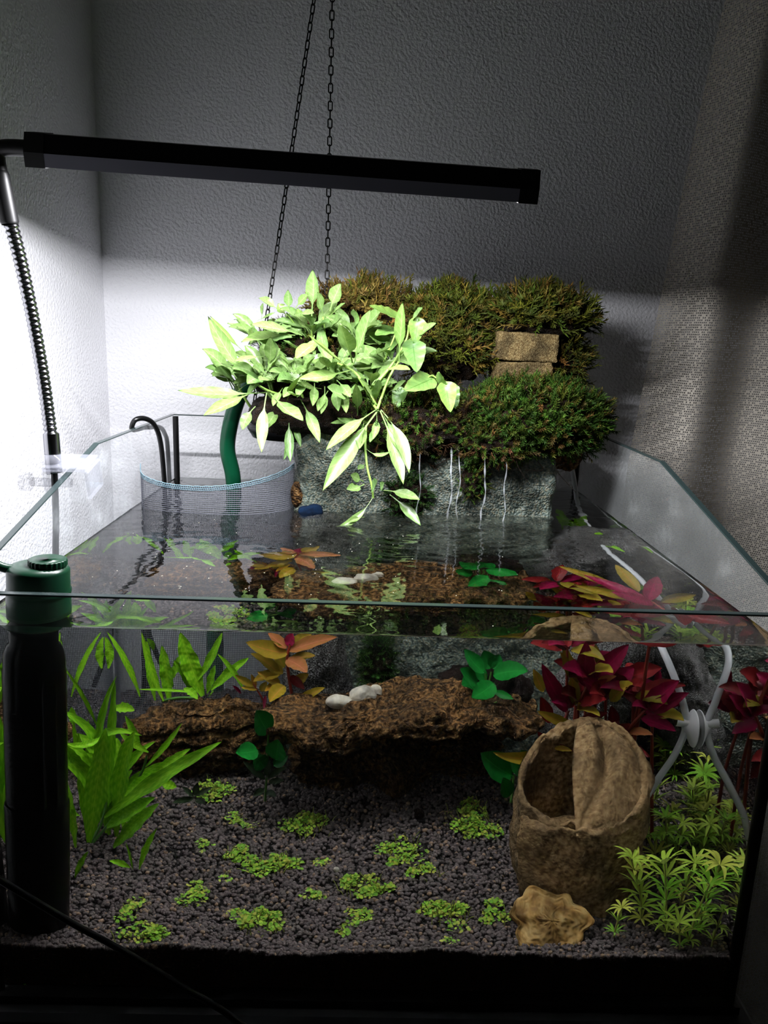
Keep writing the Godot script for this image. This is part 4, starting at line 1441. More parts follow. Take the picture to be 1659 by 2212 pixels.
	lf(p, M.spoon_leaf, 0, -958, 912, -3400, -954, 565, -3100, -870, 732, -3250, 74, 2)
	lf(p, M.spoon_leaf, 0, -811, 1152, -3300, -585, 776, -2900, -671, 972, -3100, 110, 0)
	lf(p, M.spoon_leaf, 0, -1273, 1059, -3400, -1372, 838, -3200, -1363, 967, -3300, 109, 2)
	lf(p, M.spoon_leaf, 0, -1112, 1144, -3500, -1239, 868, -3400, -1175, 1005, -3450, 92, 2)
	lf(p, M.spoon_leaf, 0, -785, 1170, -3300, -888, 1245, -2900, -839, 1208, -3100, 109, 0)
	lf(p, M.spoon_leaf, 0, -959, 1104, -3400, -772, 1408, -3000, -902, 1280, -3200, 110, 0)
	lf(p, M.spoon_leaf, 0, -1099, 1324, -3400, -1194, 1337, -3100, -1148, 1347, -3250, 125, 0)
	lf(p, M.spoon_leaf, 0, -1054, 1333, -3600, -1100, 1562, -3400, -1077, 1449, -3500, 74, 0)
	lf(p, M.spoon_leaf, 0, -1058, 1075, -3500, -1155, 1209, -3300, -1108, 1143, -3400, 110, 0)
	p = plant("rosette_plant", "brightest rosette plant, its broad pale leaves directly under the lamp bar", "", "plant")
	lf(p, M.spoon_leaf, 0, -266, 1442, -3300, -683, 1779, -2600, -500, 1601, -2950, 164, 1)
	lf(p, M.spoon_leaf, 0, -318, 1457, -3300, -781, 1388, -2700, -554, 1389, -3000, 127, 1)
	lf(p, M.spoon_leaf, 0, -288, 1505, -3400, -130, 2032, -2900, -231, 1786, -3150, 182, 1)
	lf(p, M.spoon_leaf, 0, -305, 1522, -3400, -409, 1893, -2800, -345, 1721, -3100, 194, 1)
	lf(p, M.spoon_leaf, 0, -620, 1747, -3400, -816, 1558, -2800, -737, 1666, -3100, 146, 1)
	lf(p, M.spoon_leaf, 0, -643, 1678, -3500, -507, 1518, -3300, -575, 1597, -3400, 108, 0)
	lf(p, M.spoon_leaf, 0, -704, 1779, -3600, -721, 1609, -3400, -713, 1693, -3500, 109, 2)
	lf(p, M.spoon_leaf, 0, -277, 1195, -3300, -522, 1315, -2800, -413, 1232, -3050, 154, 0)
	lf(p, M.spoon_leaf, 0, -238, 1007, -3300, -259, 1350, -2900, -232, 1185, -3100, 99, 0)
	lf(p, M.spoon_leaf, 0, -609, 1258, -3400, -827, 1330, -3100, -725, 1278, -3250, 83, 0)
	lf(p, M.spoon_leaf, 0, -572, 1288, -3300, -586, 1041, -3000, -555, 1160, -3150, 78, 0)
	lf(p, M.spoon_leaf, 0, -395, 1337, -3600, -540, 1416, -3300, -469, 1377, -3450, 153, 2)
	lf(p, M.spoon_leaf, 0, -581, 1432, -3700, -660, 1902, -3700, -621, 1669, -3700, 112, 2)
	lf(p, M.spoon_leaf, 0, -347, 1584, -3600, -462, 1802, -3300, -421, 1687, -3450, 152, 0)
	lf(p, M.spoon_leaf, 0, -772, 1569, -3600, -974, 1719, -3200, -864, 1666, -3400, 127, 0)
	lf(p, M.spoon_leaf, 0, -417, 1529, -3600, -754, 1506, -3400, -588, 1518, -3500, 110, 2)
	lf(p, M.spoon_leaf, 0, -748, 1356, -3350, -816, 1192, -3000, -798, 1279, -3175, 91, 2)
	lf(p, M.spoon_leaf, 0, -679, 1341, -3350, -666, 1114, -3000, -659, 1225, -3175, 88, 0)
	lf(p, M.spoon_leaf, 0, -506, 1313, -3350, -417, 1073, -3000, -441, 1196, -3175, 100, 2)
	lf(p, M.spoon_leaf, 0, -402, 1282, -3350, -341, 1059, -3000, -371, 1168, -3175, 89, 0)
	lf(p, M.spoon_leaf, 0, -537, 1246, -3300, -616, 1066, -3000, -592, 1162, -3150, 82, 0)
	lf(p, M.spoon_leaf, 0, -851, 1301, -3350, -960, 1179, -3100, -919, 1251, -3225, 97, 0)
	lf(p, M.spoon_leaf, 0, -332, 1250, -3350, -388, 1098, -3100, -360, 1173, -3225, 79, 2)
	lf(p, M.spoon_leaf, 0, -455, 1349, -3350, -304, 1209, -3000, -365, 1288, -3175, 103, 0)
	lf(p, M.spoon_leaf, 0, -989, 1262, -3350, -1060, 1092, -3100, -1037, 1182, -3225, 83, 0)
	lf(p, M.spoon_leaf, 0, -723, 1437, -3450, -828, 1415, -3100, -780, 1436, -3275, 107, 0)
	lf(p, M.spoon_leaf, 0, -514, 1427, -3450, -598, 1586, -3100, -568, 1501, -3275, 118, 0)
	lf(p, M.spoon_leaf, 0, -902, 1429, -3500, -1007, 1570, -3200, -949, 1509, -3350, 101, 0)
	stem(p, M.pale_stem, [Vector3(-0.0040, 0.1087, -0.3350), Vector3(-0.0159, 0.1273, -0.3350), Vector3(-0.0285, 0.1439, -0.3350), Vector3(-0.0456, 0.1520, -0.3300)], 0.0018, 0.0012, "stem")
	p = plant("rosette_plant", "rosette plant with a starry whorl of drooping leaves hanging in front of the slate", "", "plant")
	lf(p, M.spoon_leaf, 0, -41, 1088, -3250, -517, 736, -2700, -311, 933, -2975, 130, 0)
	lf(p, M.spoon_leaf, 0, -32, 1079, -3250, -532, 372, -2600, -313, 727, -2925, 171, 0)
	lf(p, M.spoon_leaf, 0, -15, 1071, -3250, 222, 436, -2700, 145, 758, -2975, 141, 0)
	lf(p, M.spoon_leaf, 0, -6, 1080, -3250, 274, 535, -2750, 243, 851, -3000, 117, 0)
	lf(p, M.spoon_leaf, 0, 4, 1050, -3300, 203, 697, -2900, 127, 880, -3100, 104, 2)
	lf(p, M.spoon_leaf, 0, -167, 966, -3300, -206, 729, -2900, -194, 845, -3100, 111, 0)
	lf(p, M.spoon_leaf, 0, -48, 1040, -3300, -84, 808, -3000, -32, 917, -3150, 76, 2)
	lf(p, M.spoon_leaf, 0, 10, 909, -3400, 106, 741, -3100, 74, 831, -3250, 74, 2)
	lf(p, M.spoon_leaf, 0, -32, 1105, -3350, -226, 1391, -3000, -121, 1260, -3175, 117, 0)
	lf(p, M.spoon_leaf, 0, -67, 1099, -3400, -43, 1392, -3100, -41, 1248, -3250, 116, 2)
	lf(p, M.spoon_leaf, 0, -49, 1100, -3400, -191, 1319, -3000, -122, 1212, -3200, 126, 2)
	lf(p, M.spoon_leaf, 0, -152, 1009, -3400, -436, 1004, -3100, -285, 903, -3250, 80, 2)
	lf(p, M.spoon_leaf, 0, -133, 957, -3400, -503, 946, -3100, -323, 965, -3250, 66, 2)
	lf(p, M.spoon_leaf, 0, 17, 920, -3300, -108, 782, -3000, -75, 869, -3150, 73, 2)
	lf(p, M.spoon_leaf, 0, 60, 1243, -3400, 225, 1385, -3100, 152, 1304, -3250, 97, 0)
	lf(p, M.spoon_leaf, 0, -35, 1463, -3400, 257, 1493, -2900, 115, 1504, -3150, 117, 1)
	lf(p, M.spoon_leaf, 0, -117, 1594, -3500, 81, 1706, -3200, -13, 1645, -3350, 90, 0)
	lf(p, M.spoon_leaf, 0, -89, 1526, -3500, -235, 1544, -3300, -163, 1535, -3400, 90, 0)
	lf(p, M.spoon_leaf, 0, 158, 1541, -3300, 161, 2118, -3000, 147, 1838, -3150, 126, 1)
	lf(p, M.spoon_leaf, 0, 244, 1760, -3500, 504, 1936, -3200, 369, 1861, -3350, 116, 0)
	lf(p, M.spoon_leaf, 0, 246, 1921, -3500, 370, 2077, -3300, 301, 2007, -3400, 129, 0)
	lf(p, M.spoon_leaf, 0, -110, 1352, -3500, -318, 1440, -3300, -215, 1397, -3400, 72, 2)
	lf(p, M.spoon_leaf, 0, -170, 1590, -3600, -244, 1743, -3500, -207, 1667, -3550, 91, 2)
	stem(p, M.pale_stem, [Vector3(-0.0041, 0.1088, -0.3250), Vector3(0.0030, 0.1300, -0.3300), Vector3(0.0095, 0.1452, -0.3350), Vector3(0.0160, 0.1556, -0.3350)], 0.0015, 0.0009, "stem")
	stem(p, M.pale_stem, [Vector3(-0.0124, 0.1257, -0.3350), Vector3(0.0077, 0.1501, -0.3400), Vector3(0.0227, 0.1760, -0.3500), Vector3(0.0246, 0.1913, -0.3500)], 0.0015, 0.0009, "stem")
	stem(p, M.pale_stem, [Vector3(-0.0041, 0.1079, -0.3250), Vector3(-0.0121, 0.1150, -0.3400), Vector3(-0.0212, 0.1184, -0.3600)], 0.0015, 0.0009, "stem")
	p = plant("trailing_sprig", "long trailing sprig that hangs to the water from the starry rosette", "", "plant")
	lf(p, M.spoon_leaf, 0, -140, 707, -3100, 102, 722, -2900, -23, 613, -3000, 46, 0)
	lf(p, M.spoon_leaf, 0, -85, 285, -3000, -23, 446, -2800, -53, 366, -2900, 148, 2)
	lf(p, M.spoon_leaf, 0, 0, 305, -3000, 46, 412, -2900, 23, 359, -2950, 89, 2)
	lf(p, M.spoon_leaf, 0, -147, 370, -3000, -318, 352, -2800, -227, 338, -2900, 109, 0)
	lf(p, M.spoon_leaf, 0, -156, 396, -3000, -286, 478, -2900, -221, 437, -2950, 96, 2)
	lf(p, M.spoon_leaf, 0, 42, 315, -3000, 387, 291, -2700, 226, 339, -2850, 105, 0)
	lf(p, M.spoon_leaf, 0, 104, 274, -3000, 404, 41, -2700, 279, 180, -2850, 99, 2)
	lf(p, M.spoon_leaf, 0, -58, 251, -3000, -419, -31, -2750, -173, 31, -2875, 70, 0)
	lf(p, M.spoon_leaf, 0, -137, 62, -2900, -294, 29, -2800, -220, 58, -2850, 53, 0)
	lf(p, M.spoon_leaf, 0, -136, 561, -3100, -219, 514, -3000, -178, 537, -3050, 64, 2)
	stem(p, M.pale_stem, [Vector3(-0.0148, 0.0921, -0.3250), Vector3(-0.0150, 0.0743, -0.3150), Vector3(-0.0126, 0.0535, -0.3050), Vector3(-0.0079, 0.0372, -0.3000), Vector3(-0.0057, 0.0234, -0.3000)], 0.0013, 0.0011, "stem")
	p = plant("heart_leaf_plant", "heart-leaved violet plant at the mossy side of the rosettes, its round leaves finely veined", "", "plant")
	lf(p, M.heart_leaf, 1, 166, 1977, -3500, -156, 2071, -3200, 1, 2025, -3350, 254, 1)
	lf(p, M.heart_leaf, 1, 334, 1964, -3400, 305, 1726, -3300, 319, 1845, -3350, 188, 1)
	lf(p, M.heart_leaf, 1, 287, 1746, -3300, 325, 1462, -3100, 306, 1603, -3200, 253, 2)
	lf(p, M.heart_leaf, 1, 482, 1400, -3300, 204, 1291, -3000, 341, 1345, -3150, 254, 0)
	lf(p, M.heart_leaf, 1, 582, 1310, -3300, 539, 1478, -3100, 560, 1395, -3200, 160, 1)
	lf(p, M.heart_leaf, 1, 621, 1359, -3200, 663, 1100, -3000, 643, 1229, -3100, 203, 1)
	lf(p, M.heart_leaf, 1, 680, 1336, -3350, 749, 1104, -3300, 715, 1220, -3325, 173, 2)
	lf(p, M.heart_leaf, 1, 190, 1282, -3400, 142, 1084, -3300, 165, 1182, -3350, 167, 2)
	lf(p, M.heart_leaf, 1, 85, 1875, -3600, -89, 1799, -3400, -3, 1836, -3500, 180, 2)
	lf(p, M.heart_leaf, 1, -33, 1750, -3700, -159, 1815, -3600, -97, 1783, -3650, 142, 0)
	lf(p, M.heart_leaf, 1, 110, 1755, -3700, 32, 1623, -3600, 71, 1689, -3650, 142, 2)
	stem(p, M.pale_stem, [Vector3(-0.0012, 0.1075, -0.3500), Vector3(0.0123, 0.1224, -0.3450), Vector3(0.0307, 0.1323, -0.3350), Vector3(0.0489, 0.1434, -0.3300)], 0.001, 0.0007, "stem")
	stem(p, M.pale_stem, [Vector3(0.0015, 0.1351, -0.3600), Vector3(0.0163, 0.1603, -0.3500), Vector3(0.0289, 0.1745, -0.3350)], 0.001, 0.0007, "stem")
	stem(p, M.pale_stem, [Vector3(-0.0024, 0.1455, -0.3600), Vector3(0.0088, 0.1738, -0.3500), Vector3(0.0166, 0.1977, -0.3500)], 0.001, 0.0007, "stem")
	stem(p, M.pale_stem, [Vector3(0.0489, 0.1434, -0.3300), Vector3(0.0543, 0.1402, -0.3300), Vector3(0.0627, 0.1340, -0.3250)], 0.001, 0.0007, "stem")
	var spots := [
		["crowded small rosette at the hose end of the tray, its leaves over the hose", -0.150, 0.122, -0.365],
		["crowded small rosette between the hose and the middle of the tray", -0.118, 0.130, -0.355],
		["crowded small rosette in the middle of the tray, deep among the stalks", -0.085, 0.128, -0.350],
		["crowded small rosette just behind the bright broad leaves", -0.050, 0.132, -0.352],
		["crowded small rosette at the moss end of the tray", -0.015, 0.124, -0.350],
		["shaded small rosette higher up behind the hose bend", -0.125, 0.165, -0.385],
		["small rosette with upright leaves below the tallest leaf", -0.075, 0.175, -0.385],
		["small rosette with upright leaves in front of the golden moss", -0.028, 0.170, -0.380],
		["small rosette leaning against the wet moss under the heart leaves", 0.008, 0.150, -0.365],
	]
	for r in spots:
		p = plant("rosette_plant", r[0], "rosettes in the tray")
		var c := Vector3(r[1], r[2], r[3])
		for k in 18:
			var an := k * 2.4 + jit(-0.3, 0.3)
			var out := Vector3(cos(an), jit(0.15, 1.1), sin(an) * 0.8 + 0.2).normalized()
			var ln := jit(0.028, 0.052)
			var tip := c + out * ln + Vector3(0, jit(-0.012, 0.006), 0)
			leaf(p, M.spoon_leaf, 0, c + vjit(0.004), tip, (c + tip) * 0.5 + Vector3(0, ln * 0.25, 0), jit(0.010, 0.016), tones[0] if k % 3 else tones[2])
		stem(p, M.pale_stem, [c + Vector3(0, 0.004, 0), Vector3(c.x * 0.95, (c.y + 0.10) * 0.5, c.z - 0.004), Vector3(c.x * 0.9, 0.098, c.z - 0.01)], 0.0013, 0.0016)

func build_water_plants() -> void:
	var p: Node3D
	p = plant("java_fern", "big bright green strap-leaved fern beside the black filter at the front", "", "fern")
	lf(p, M.fern_leaf, 2, -2184, -2106, -1300, -2012, -1124, -1250, -2104, -1606, -1275, 180, 0, 0.3)
	lf(p, M.fern_leaf, 2, -2091, -1942, -1500, -1995, -819, -1500, -2038, -1372, -1500, 90, 0, 0.3)
	lf(p, M.fern_leaf, 2, -2062, -1891, -1300, -1107, -1105, -950, -1591, -1456, -1125, 125, 0, 0.3)
	lf(p, M.fern_leaf, 2, -2125, -1770, -1500, -1979, -799, -1500, -2202, -1258, -1500, 69, 0, 0.3)
	lf(p, M.fern_leaf, 2, -2120, -1627, -1500, -1757, -1208, -1300, -2217, -1096, -1400, 76, 0, 0.3)
	lf(p, M.fern_leaf, 2, -2107, -1196, -1400, -2315, -665, -1300, -2180, -907, -1350, 33, 0, 0.3)
	lf(p, M.fern_leaf, 2, -2039, -1211, -1300, -2281, -1197, -1100, -2150, -1297, -1200, 61, 0, 0.3)
	lf(p, M.fern_leaf, 2, -2209, -1585, -1400, -2336, -1286, -1300, -2273, -1434, -1350, 90, 0, 0.3)
	lf(p, M.fern_leaf, 2, -1783, -1553, -1500, -1493, -1178, -1500, -1618, -1382, -1500, 53, 0, 0.3)
	lf(p, M.fern_leaf, 2, -1752, -1623, -1400, -1395, -1309, -1300, -1584, -1447, -1350, 85, 0, 0.3)
	lf(p, M.fern_leaf, 2, -1755, -1426, -1500, -1947, -1229, -1400, -1862, -1343, -1450, 68, 0, 0.3)
	lf(p, M.fern_leaf, 2, -2062, -1141, -1700, -1874, -1119, -1600, -1964, -1102, -1650, 93, 1, 0.3)
	lf(p, M.fern_leaf, 2, -2071, -2024, -1400, -1650, -1673, -1200, -1864, -1835, -1300, 149, 2, 0.3)
	lf(p, M.fern_leaf, 2, -2000, -2148, -1300, -1600, -1675, -1100, -1811, -1893, -1200, 125, 2, 0.3)
	lf(p, M.fern_leaf, 2, -2011, -1840, -1500, -1596, -1494, -1400, -1816, -1643, -1450, 93, 0, 0.3)
	lf(p, M.fern_leaf, 2, -2260, -2100, -1200, -2271, -1512, -1100, -2254, -1800, -1150, 83, 0, 0.3)
	lf(p, M.fern_leaf, 2, -2218, -1832, -1200, -2280, -1720, -1100, -2257, -1788, -1150, 38, 0, 0.3)
	lf(p, M.fern_leaf, 2, -2371, -1285, -1700, -2385, -1130, -1700, -2378, -1208, -1700, 70, 0, 0.3)
	lf(p, M.fern_leaf, 2, -1598, -1561, -1200, -1470, -1543, -1100, -1532, -1544, -1150, 84, 0, 0.3)
	lf(p, M.fern_leaf, 2, -1981, -1697, -1500, -1858, -1533, -1400, -1919, -1614, -1450, 58, 0, 0.3)
	lf(p, M.fern_leaf, 2, -2269, -2224, -1600, -2313, -1303, -1600, -2273, -1755, -1600, 105, 1, 0.3)
	lf(p, M.fern_leaf, 2, -2227, -2227, -1700, -2259, -1228, -1700, -2257, -1722, -1700, 95, 2, 0.3)
	lf(p, M.fern_leaf, 2, -2184, -2153, -1700, -1911, -1337, -1700, -2084, -1728, -1700, 84, 2, 0.3)
	lf(p, M.fern_leaf, 2, -2322, -1714, -1700, -2377, -1257, -1700, -2350, -1484, -1700, 59, 1, 0.3)
	lf(p, M.fern_leaf, 2, -2012, -2031, -1600, -1793, -1653, -1600, -1891, -1849, -1600, 70, 2, 0.3)
	lf(p, M.fern_leaf, 2, -2173, -2058, -1500, -1940, -1626, -1500, -2089, -1820, -1500, 58, 0, 0.3)
	lf(p, M.fern_leaf, 2, -1885, -1549, -1800, -1996, -1234, -1800, -1928, -1385, -1800, 72, 2, 0.3)
	for k in 13:
		var an := jit(-1.7, 1.5)
		var ln := jit(0.06, 0.13)
		var a := Vector3(-0.2095 + jit(-0.010, 0.014), -0.213, -0.150 + jit(-0.03, 0.012))
		var tip := a + Vector3(sin(an) * ln * 0.55, ln * jit(0.5, 1.0), jit(-0.02, 0.03))
		tip.x = maxf(tip.x, -0.243)
		leaf(p, M.fern_leaf, 2, a, tip, (a + tip) * 0.5 + Vector3(-sin(an) * ln * 0.15, ln * jit(0.1, 0.35), 0.0), jit(0.007, 0.016), tones[0] if k % 4 else tones[1], 0.3)
	stem(p, M.green_stem, [Vector3(-0.2178, -0.2130, -0.1350), Vector3(-0.2108, -0.1981, -0.1400), Vector3(-0.2076, -0.1818, -0.1450)], 0.0012, 0.0009, "stem")
	stem(p, M.green_stem, [Vector3(-0.2165, -0.2130, -0.1350), Vector3(-0.2029, -0.1961, -0.1450), Vector3(-0.1824, -0.1624, -0.1500), Vector3(-0.1768, -0.1454, -0.1500)], 0.0012, 0.0009, "stem")
	stem(p, M.green_stem, [Vector3(-0.2172, -0.2130, -0.1350), Vector3(-0.2195, -0.2058, -0.1350), Vector3(-0.2188, -0.1902, -0.1320)], 0.0012, 0.0009, "stem")
	p = plant("java_fern", "tall green strap-leaved fern in front of the mesh screen at the back", "", "fern")
	lf(p, M.fern_leaf, 2, -1587, -1526, -3100, -1788, -909, -3100, -1709, -1223, -3100, 192, 0, 0.3)
	lf(p, M.fern_leaf, 2, -1632, -1371, -3100, -1406, -903, -3100, -1497, -1148, -3100, 86, 0, 0.3)
	lf(p, M.fern_leaf, 2, -1548, -1501, -3100, -1456, -1190, -3000, -1502, -1345, -3050, 91, 2, 0.3)
	lf(p, M.fern_leaf, 2, -1495, -1432, -3000, -1138, -1081, -2900, -1329, -1239, -2950, 106, 0, 0.3)
	lf(p, M.fern_leaf, 2, -1948, -1578, -3100, -2137, -911, -3100, -2079, -1254, -3100, 74, 0, 0.3)
	lf(p, M.fern_leaf, 2, -1914, -1622, -3200, -1976, -1067, -3200, -1930, -1341, -3200, 133, 2, 0.3)
	lf(p, M.fern_leaf, 2, -2045, -1607, -3200, -2112, -1020, -3200, -2094, -1314, -3200, 83, 0, 0.3)
	lf(p, M.fern_leaf, 2, -2183, -1575, -3200, -2473, -940, -3200, -2275, -1225, -3200, 63, 0, 0.3)
	lf(p, M.fern_leaf, 2, -2468, -1298, -3200, -2490, -991, -3200, -2425, -1138, -3200, 87, 0, 0.3)
	lf(p, M.fern_leaf, 2, -1727, -1384, -2900, -1584, -1451, -2800, -1637, -1392, -2850, 81, 1, 0.3)
	lf(p, M.fern_leaf, 2, -2138, -1431, -3000, -1624, -1458, -3000, -1881, -1429, -3000, 33, 0, 0.3)
	lf(p, M.fern_leaf, 2, -1185, -1393, -2900, -1426, -1047, -2900, -1269, -1191, -2900, 54, 2, 0.3)
	lf(p, M.fern_leaf, 2, -1888, -1408, -3200, -1809, -1162, -3200, -1849, -1285, -3200, 84, 0, 0.3)
	lf(p, M.fern_leaf, 2, -1657, -1587, -3200, -1852, -1180, -3100, -1730, -1364, -3150, 97, 2, 0.3)
	lf(p, M.fern_leaf, 2, -1502, -1462, -2900, -1442, -1370, -2800, -1472, -1416, -2850, 54, 1, 0.3)
	lf(p, M.fern_leaf, 2, -2011, -1054, -3000, -2047, -914, -2900, -2004, -968, -2950, 53, 1, 0.3)
	stem(p, M.green_stem, [Vector3(-0.1595, -0.1550, -0.3100), Vector3(-0.1794, -0.1544, -0.3100), Vector3(-0.1967, -0.1586, -0.3120)], 0.0016, 0.0014, "stem")
	p = plant("java_fern_plantlet", "small bright fern plantlet with one blade at the foot of the filter", "", "fern")
	lf(p, M.fern_leaf, 2, -2086, -1993, -500, -1970, -1757, -450, -2039, -1867, -475, 48, 0, 0.3)
	p = plant("java_fern_plantlet", "small fern plantlet with three bright blades on the bare soil", "", "fern")
	lf(p, M.fern_leaf, 2, -1677, -2023, -700, -1531, -1666, -650, -1629, -1831, -675, 56, 0, 0.3)
	lf(p, M.fern_leaf, 2, -1738, -2000, -680, -1866, -1907, -600, -1796, -1932, -640, 50, 0, 0.3)
	lf(p, M.fern_leaf, 2, -1725, -2023, -700, -1766, -1808, -700, -1734, -1912, -700, 22, 2, 0.3)
	p = plant("java_fern", "dark green ferny leaves under the surface by the airline tube in the back corner", "", "fern")
	lf(p, M.fern_leaf, 2, 2220, -1500, -4000, 2320, -300, -3850, 2270, -600, -3925, 160, 0, 0.3)
	lf(p, M.fern_leaf, 2, 2220, -1500, -4000, 2050, -250, -4100, 2135, -575, -4050, 160, 0, 0.3)
	lf(p, M.fern_leaf, 2, 2220, -1500, -4000, 2280, -350, -3100, 2250, -625, -3550, 160, 0, 0.3)
	lf(p, M.fern_leaf, 2, 2220, -1500, -4000, 2360, -500, -2600, 2290, -700, -3300, 160, 0, 0.3)
	lf(p, M.fern_leaf, 2, 2220, -1500, -4000, 2100, -350, -3600, 2160, -625, -3800, 160, 0, 0.3)
	p = plant("orange_stem_plant", "orange and olive stem plant with pink-veined leaves beside the white pebbles", "", "plant")
	lf(p, M.orange_leaf, 3, -777, -986, -2750, -1130, -830, -2550, -962, -932, -2650, 171, 0, 0.15)
	lf(p, M.pink_leaf, 3, -777, -968, -2750, -332, -766, -2550, -562, -832, -2650, 134, 0, 0.15)
	lf(p, M.pink_leaf, 3, -786, -941, -2750, -960, -800, -2750, -873, -870, -2750, 120, 0, 0.15)
	lf(p, M.magenta_leaf, 3, -777, -923, -2750, -741, -792, -2750, -759, -857, -2750, 107, 0, 0.15)
	lf(p, M.orange_leaf, 3, -768, -950, -2750, -577, -830, -2850, -673, -890, -2800, 146, 0, 0.15)
	lf(p, M.orange_leaf, 3, -759, -1050, -2750, -530, -1004, -2750, -649, -1002, -2750, 104, 0, 0.15)
	lf(p, M.pink_leaf, 3, -793, -1041, -2750, -587, -1065, -2450, -671, -1023, -2600, 157, 0, 0.15)
	lf(p, M.orange_leaf, 3, -844, -1198, -2750, -1102, -962, -2650, -944, -1035, -2700, 114, 0, 0.15)
	lf(p, M.orange_leaf, 3, -844, -1179, -2750, -1064, -1189, -2550, -965, -1150, -2650, 103, 0, 0.15)
	lf(p, M.orange_leaf, 3, -796, -1254, -2650, -907, -1341, -2450, -870, -1282, -2550, 143, 1, 0.15)
	lf(p, M.orange_leaf, 3, -693, -1453, -2650, -430, -1230, -2550, -584, -1305, -2600, 99, 0, 0.15)
	lf(p, M.orange_leaf, 3, -843, -1271, -2750, -1031, -1098, -2550, -938, -1184, -2650, 103, 0, 0.15)
	lf(p, M.orange_leaf, 3, -721, -1269, -2750, -591, -1174, -2750, -656, -1221, -2750, 104, 0, 0.15)
	lf(p, M.orange_leaf, 3, -818, -1157, -2850, -916, -956, -2850, -867, -1056, -2850, 122, 2, 0.15)
	lf(p, M.orange_leaf, 3, -818, -1179, -2750, -1001, -1073, -2750, -901, -1110, -2750, 104, 0, 0.15)
	lf(p, M.red_leaf, 3, -757, -1196, -2750, -618, -1287, -2650, -687, -1242, -2700, 86, 2, 0.15)
	lf(p, M.orange_leaf, 3, -860, -1253, -2750, -962, -1277, -2550, -912, -1266, -2650, 76, 3, 0.15)
	stem(p, M.red_stem, [Vector3(-0.0717, -0.1509, -0.2750), Vector3(-0.0756, -0.1269, -0.2750), Vector3(-0.0785, -0.1050, -0.2750), Vector3(-0.0760, -0.0904, -0.2750)], 0.0016, 0.0012, "stem")
	p = plant("orange_stem_plant", "short orange stem plant with a few leaves behind the long stone", "", "plant")
	lf(p, M.orange_leaf, 3, -1072, -1277, -2700, -1227, -1145, -2600, -1162, -1233, -2650, 78, 0, 0.15)
	lf(p, M.orange_leaf, 3, -1037, -1313, -2700, -1180, -1262, -2600, -1109, -1287, -2650, 51, 0, 0.15)
	lf(p, M.magenta_leaf, 3, -968, -1366, -2700, -974, -1459, -2600, -971, -1413, -2650, 34, 0, 0.15)
	lf(p, M.magenta_leaf, 3, -1184, -1352, -2700, -1249, -1245, -2600, -1217, -1298, -2650, 45, 0, 0.15)
	lf(p, M.orange_leaf, 3, -1011, -1331, -2700, -960, -1238, -2700, -986, -1284, -2700, 69, 0, 0.15)
	lf(p, M.orange_leaf, 3, -1055, -1295, -2700, -1098, -1168, -2700, -1077, -1231, -2700, 51, 3, 0.15)
	stem(p, M.red_stem, [Vector3(-0.0949, -0.1514, -0.2700), Vector3(-0.0993, -0.1404, -0.2700), Vector3(-0.1081, -0.1259, -0.2700)], 0.0011, 0.0008, "stem")
	p = plant("anubias", "dark green broad-leaved plant growing on top of the overhanging stone", "", "plant")
	lf(p, M.dark_leaf, 3, 952, -1036, -2500, 762, -823, -2500, 844, -941, -2500, 157, 0, 0.1)
	lf(p, M.dark_leaf, 3, 1014, -1031, -2600, 944, -862, -2600, 979, -946, -2600, 170, 0, 0.1)
	lf(p, M.dark_leaf, 3, 1031, -1030, -2600, 1086, -893, -2600, 1059, -961, -2600, 151, 0, 0.1)
	lf(p, M.dark_leaf, 3, 1026, -1056, -2500, 1299, -944, -2300, 1157, -954, -2400, 193, 0, 0.1)
	lf(p, M.dark_leaf, 3, 901, -1136, -2500, 724, -975, -2400, 812, -1055, -2450, 178, 2, 0.1)
	lf(p, M.dark_leaf, 3, 990, -1183, -2700, 875, -1005, -2700, 933, -1094, -2700, 116, 2, 0.1)
	lf(p, M.dark_leaf, 3, 1028, -1088, -2400, 816, -1162, -2200, 935, -1146, -2300, 190, 0, 0.1)
	lf(p, M.dark_leaf, 3, 1033, -1168, -2400, 1191, -1198, -2300, 1112, -1183, -2350, 74, 2, 0.1)
	lf(p, M.dark_leaf, 3, 892, -1171, -2600, 762, -1159, -2500, 823, -1147, -2550, 170, 2, 0.1)
	stem(p, M.green_stem, [Vector3(0.0925, -0.1334, -0.2500), Vector3(0.0985, -0.1169, -0.2500), Vector3(0.1013, -0.1031, -0.2520)], 0.0012, 0.0008, "stem")
	stem(p, M.green_stem, [Vector3(0.0925, -0.1334, -0.2500), Vector3(0.0970, -0.1206, -0.2500), Vector3(0.0961, -0.1044, -0.2500)], 0.0012, 0.0008, "stem")
	stem(p, M.green_stem, [Vector3(0.0873, -0.1318, -0.2500), Vector3(0.0977, -0.1341, -0.2500), Vector3(0.1071, -0.1284, -0.2450)], 0.0012, 0.0008, "stem")
	p = plant("anubias", "dark green round-leaved plant in the gap between the two brown stones", "", "plant")
	lf(p, M.dark_leaf, 3, -863, -1411, -1900, -952, -1156, -1750, -908, -1282, -1825, 205, 0, 0.1)
	lf(p, M.dark_leaf, 3, -945, -1538, -1850, -1108, -1504, -1700, -1026, -1531, -1775, 173, 0, 0.1)
	lf(p, M.dark_leaf, 3, -806, -1642, -1900, -775, -1421, -1800, -790, -1531, -1850, 196, 0, 0.1)
	lf(p, M.dark_leaf, 3, -903, -1756, -2000, -982, -1602, -1900, -943, -1678, -1950, 160, 2, 0.1)
	lf(p, M.dark_leaf, 3, -839, -1779, -2100, -716, -1689, -2100, -777, -1734, -2100, 109, 2, 0.1)
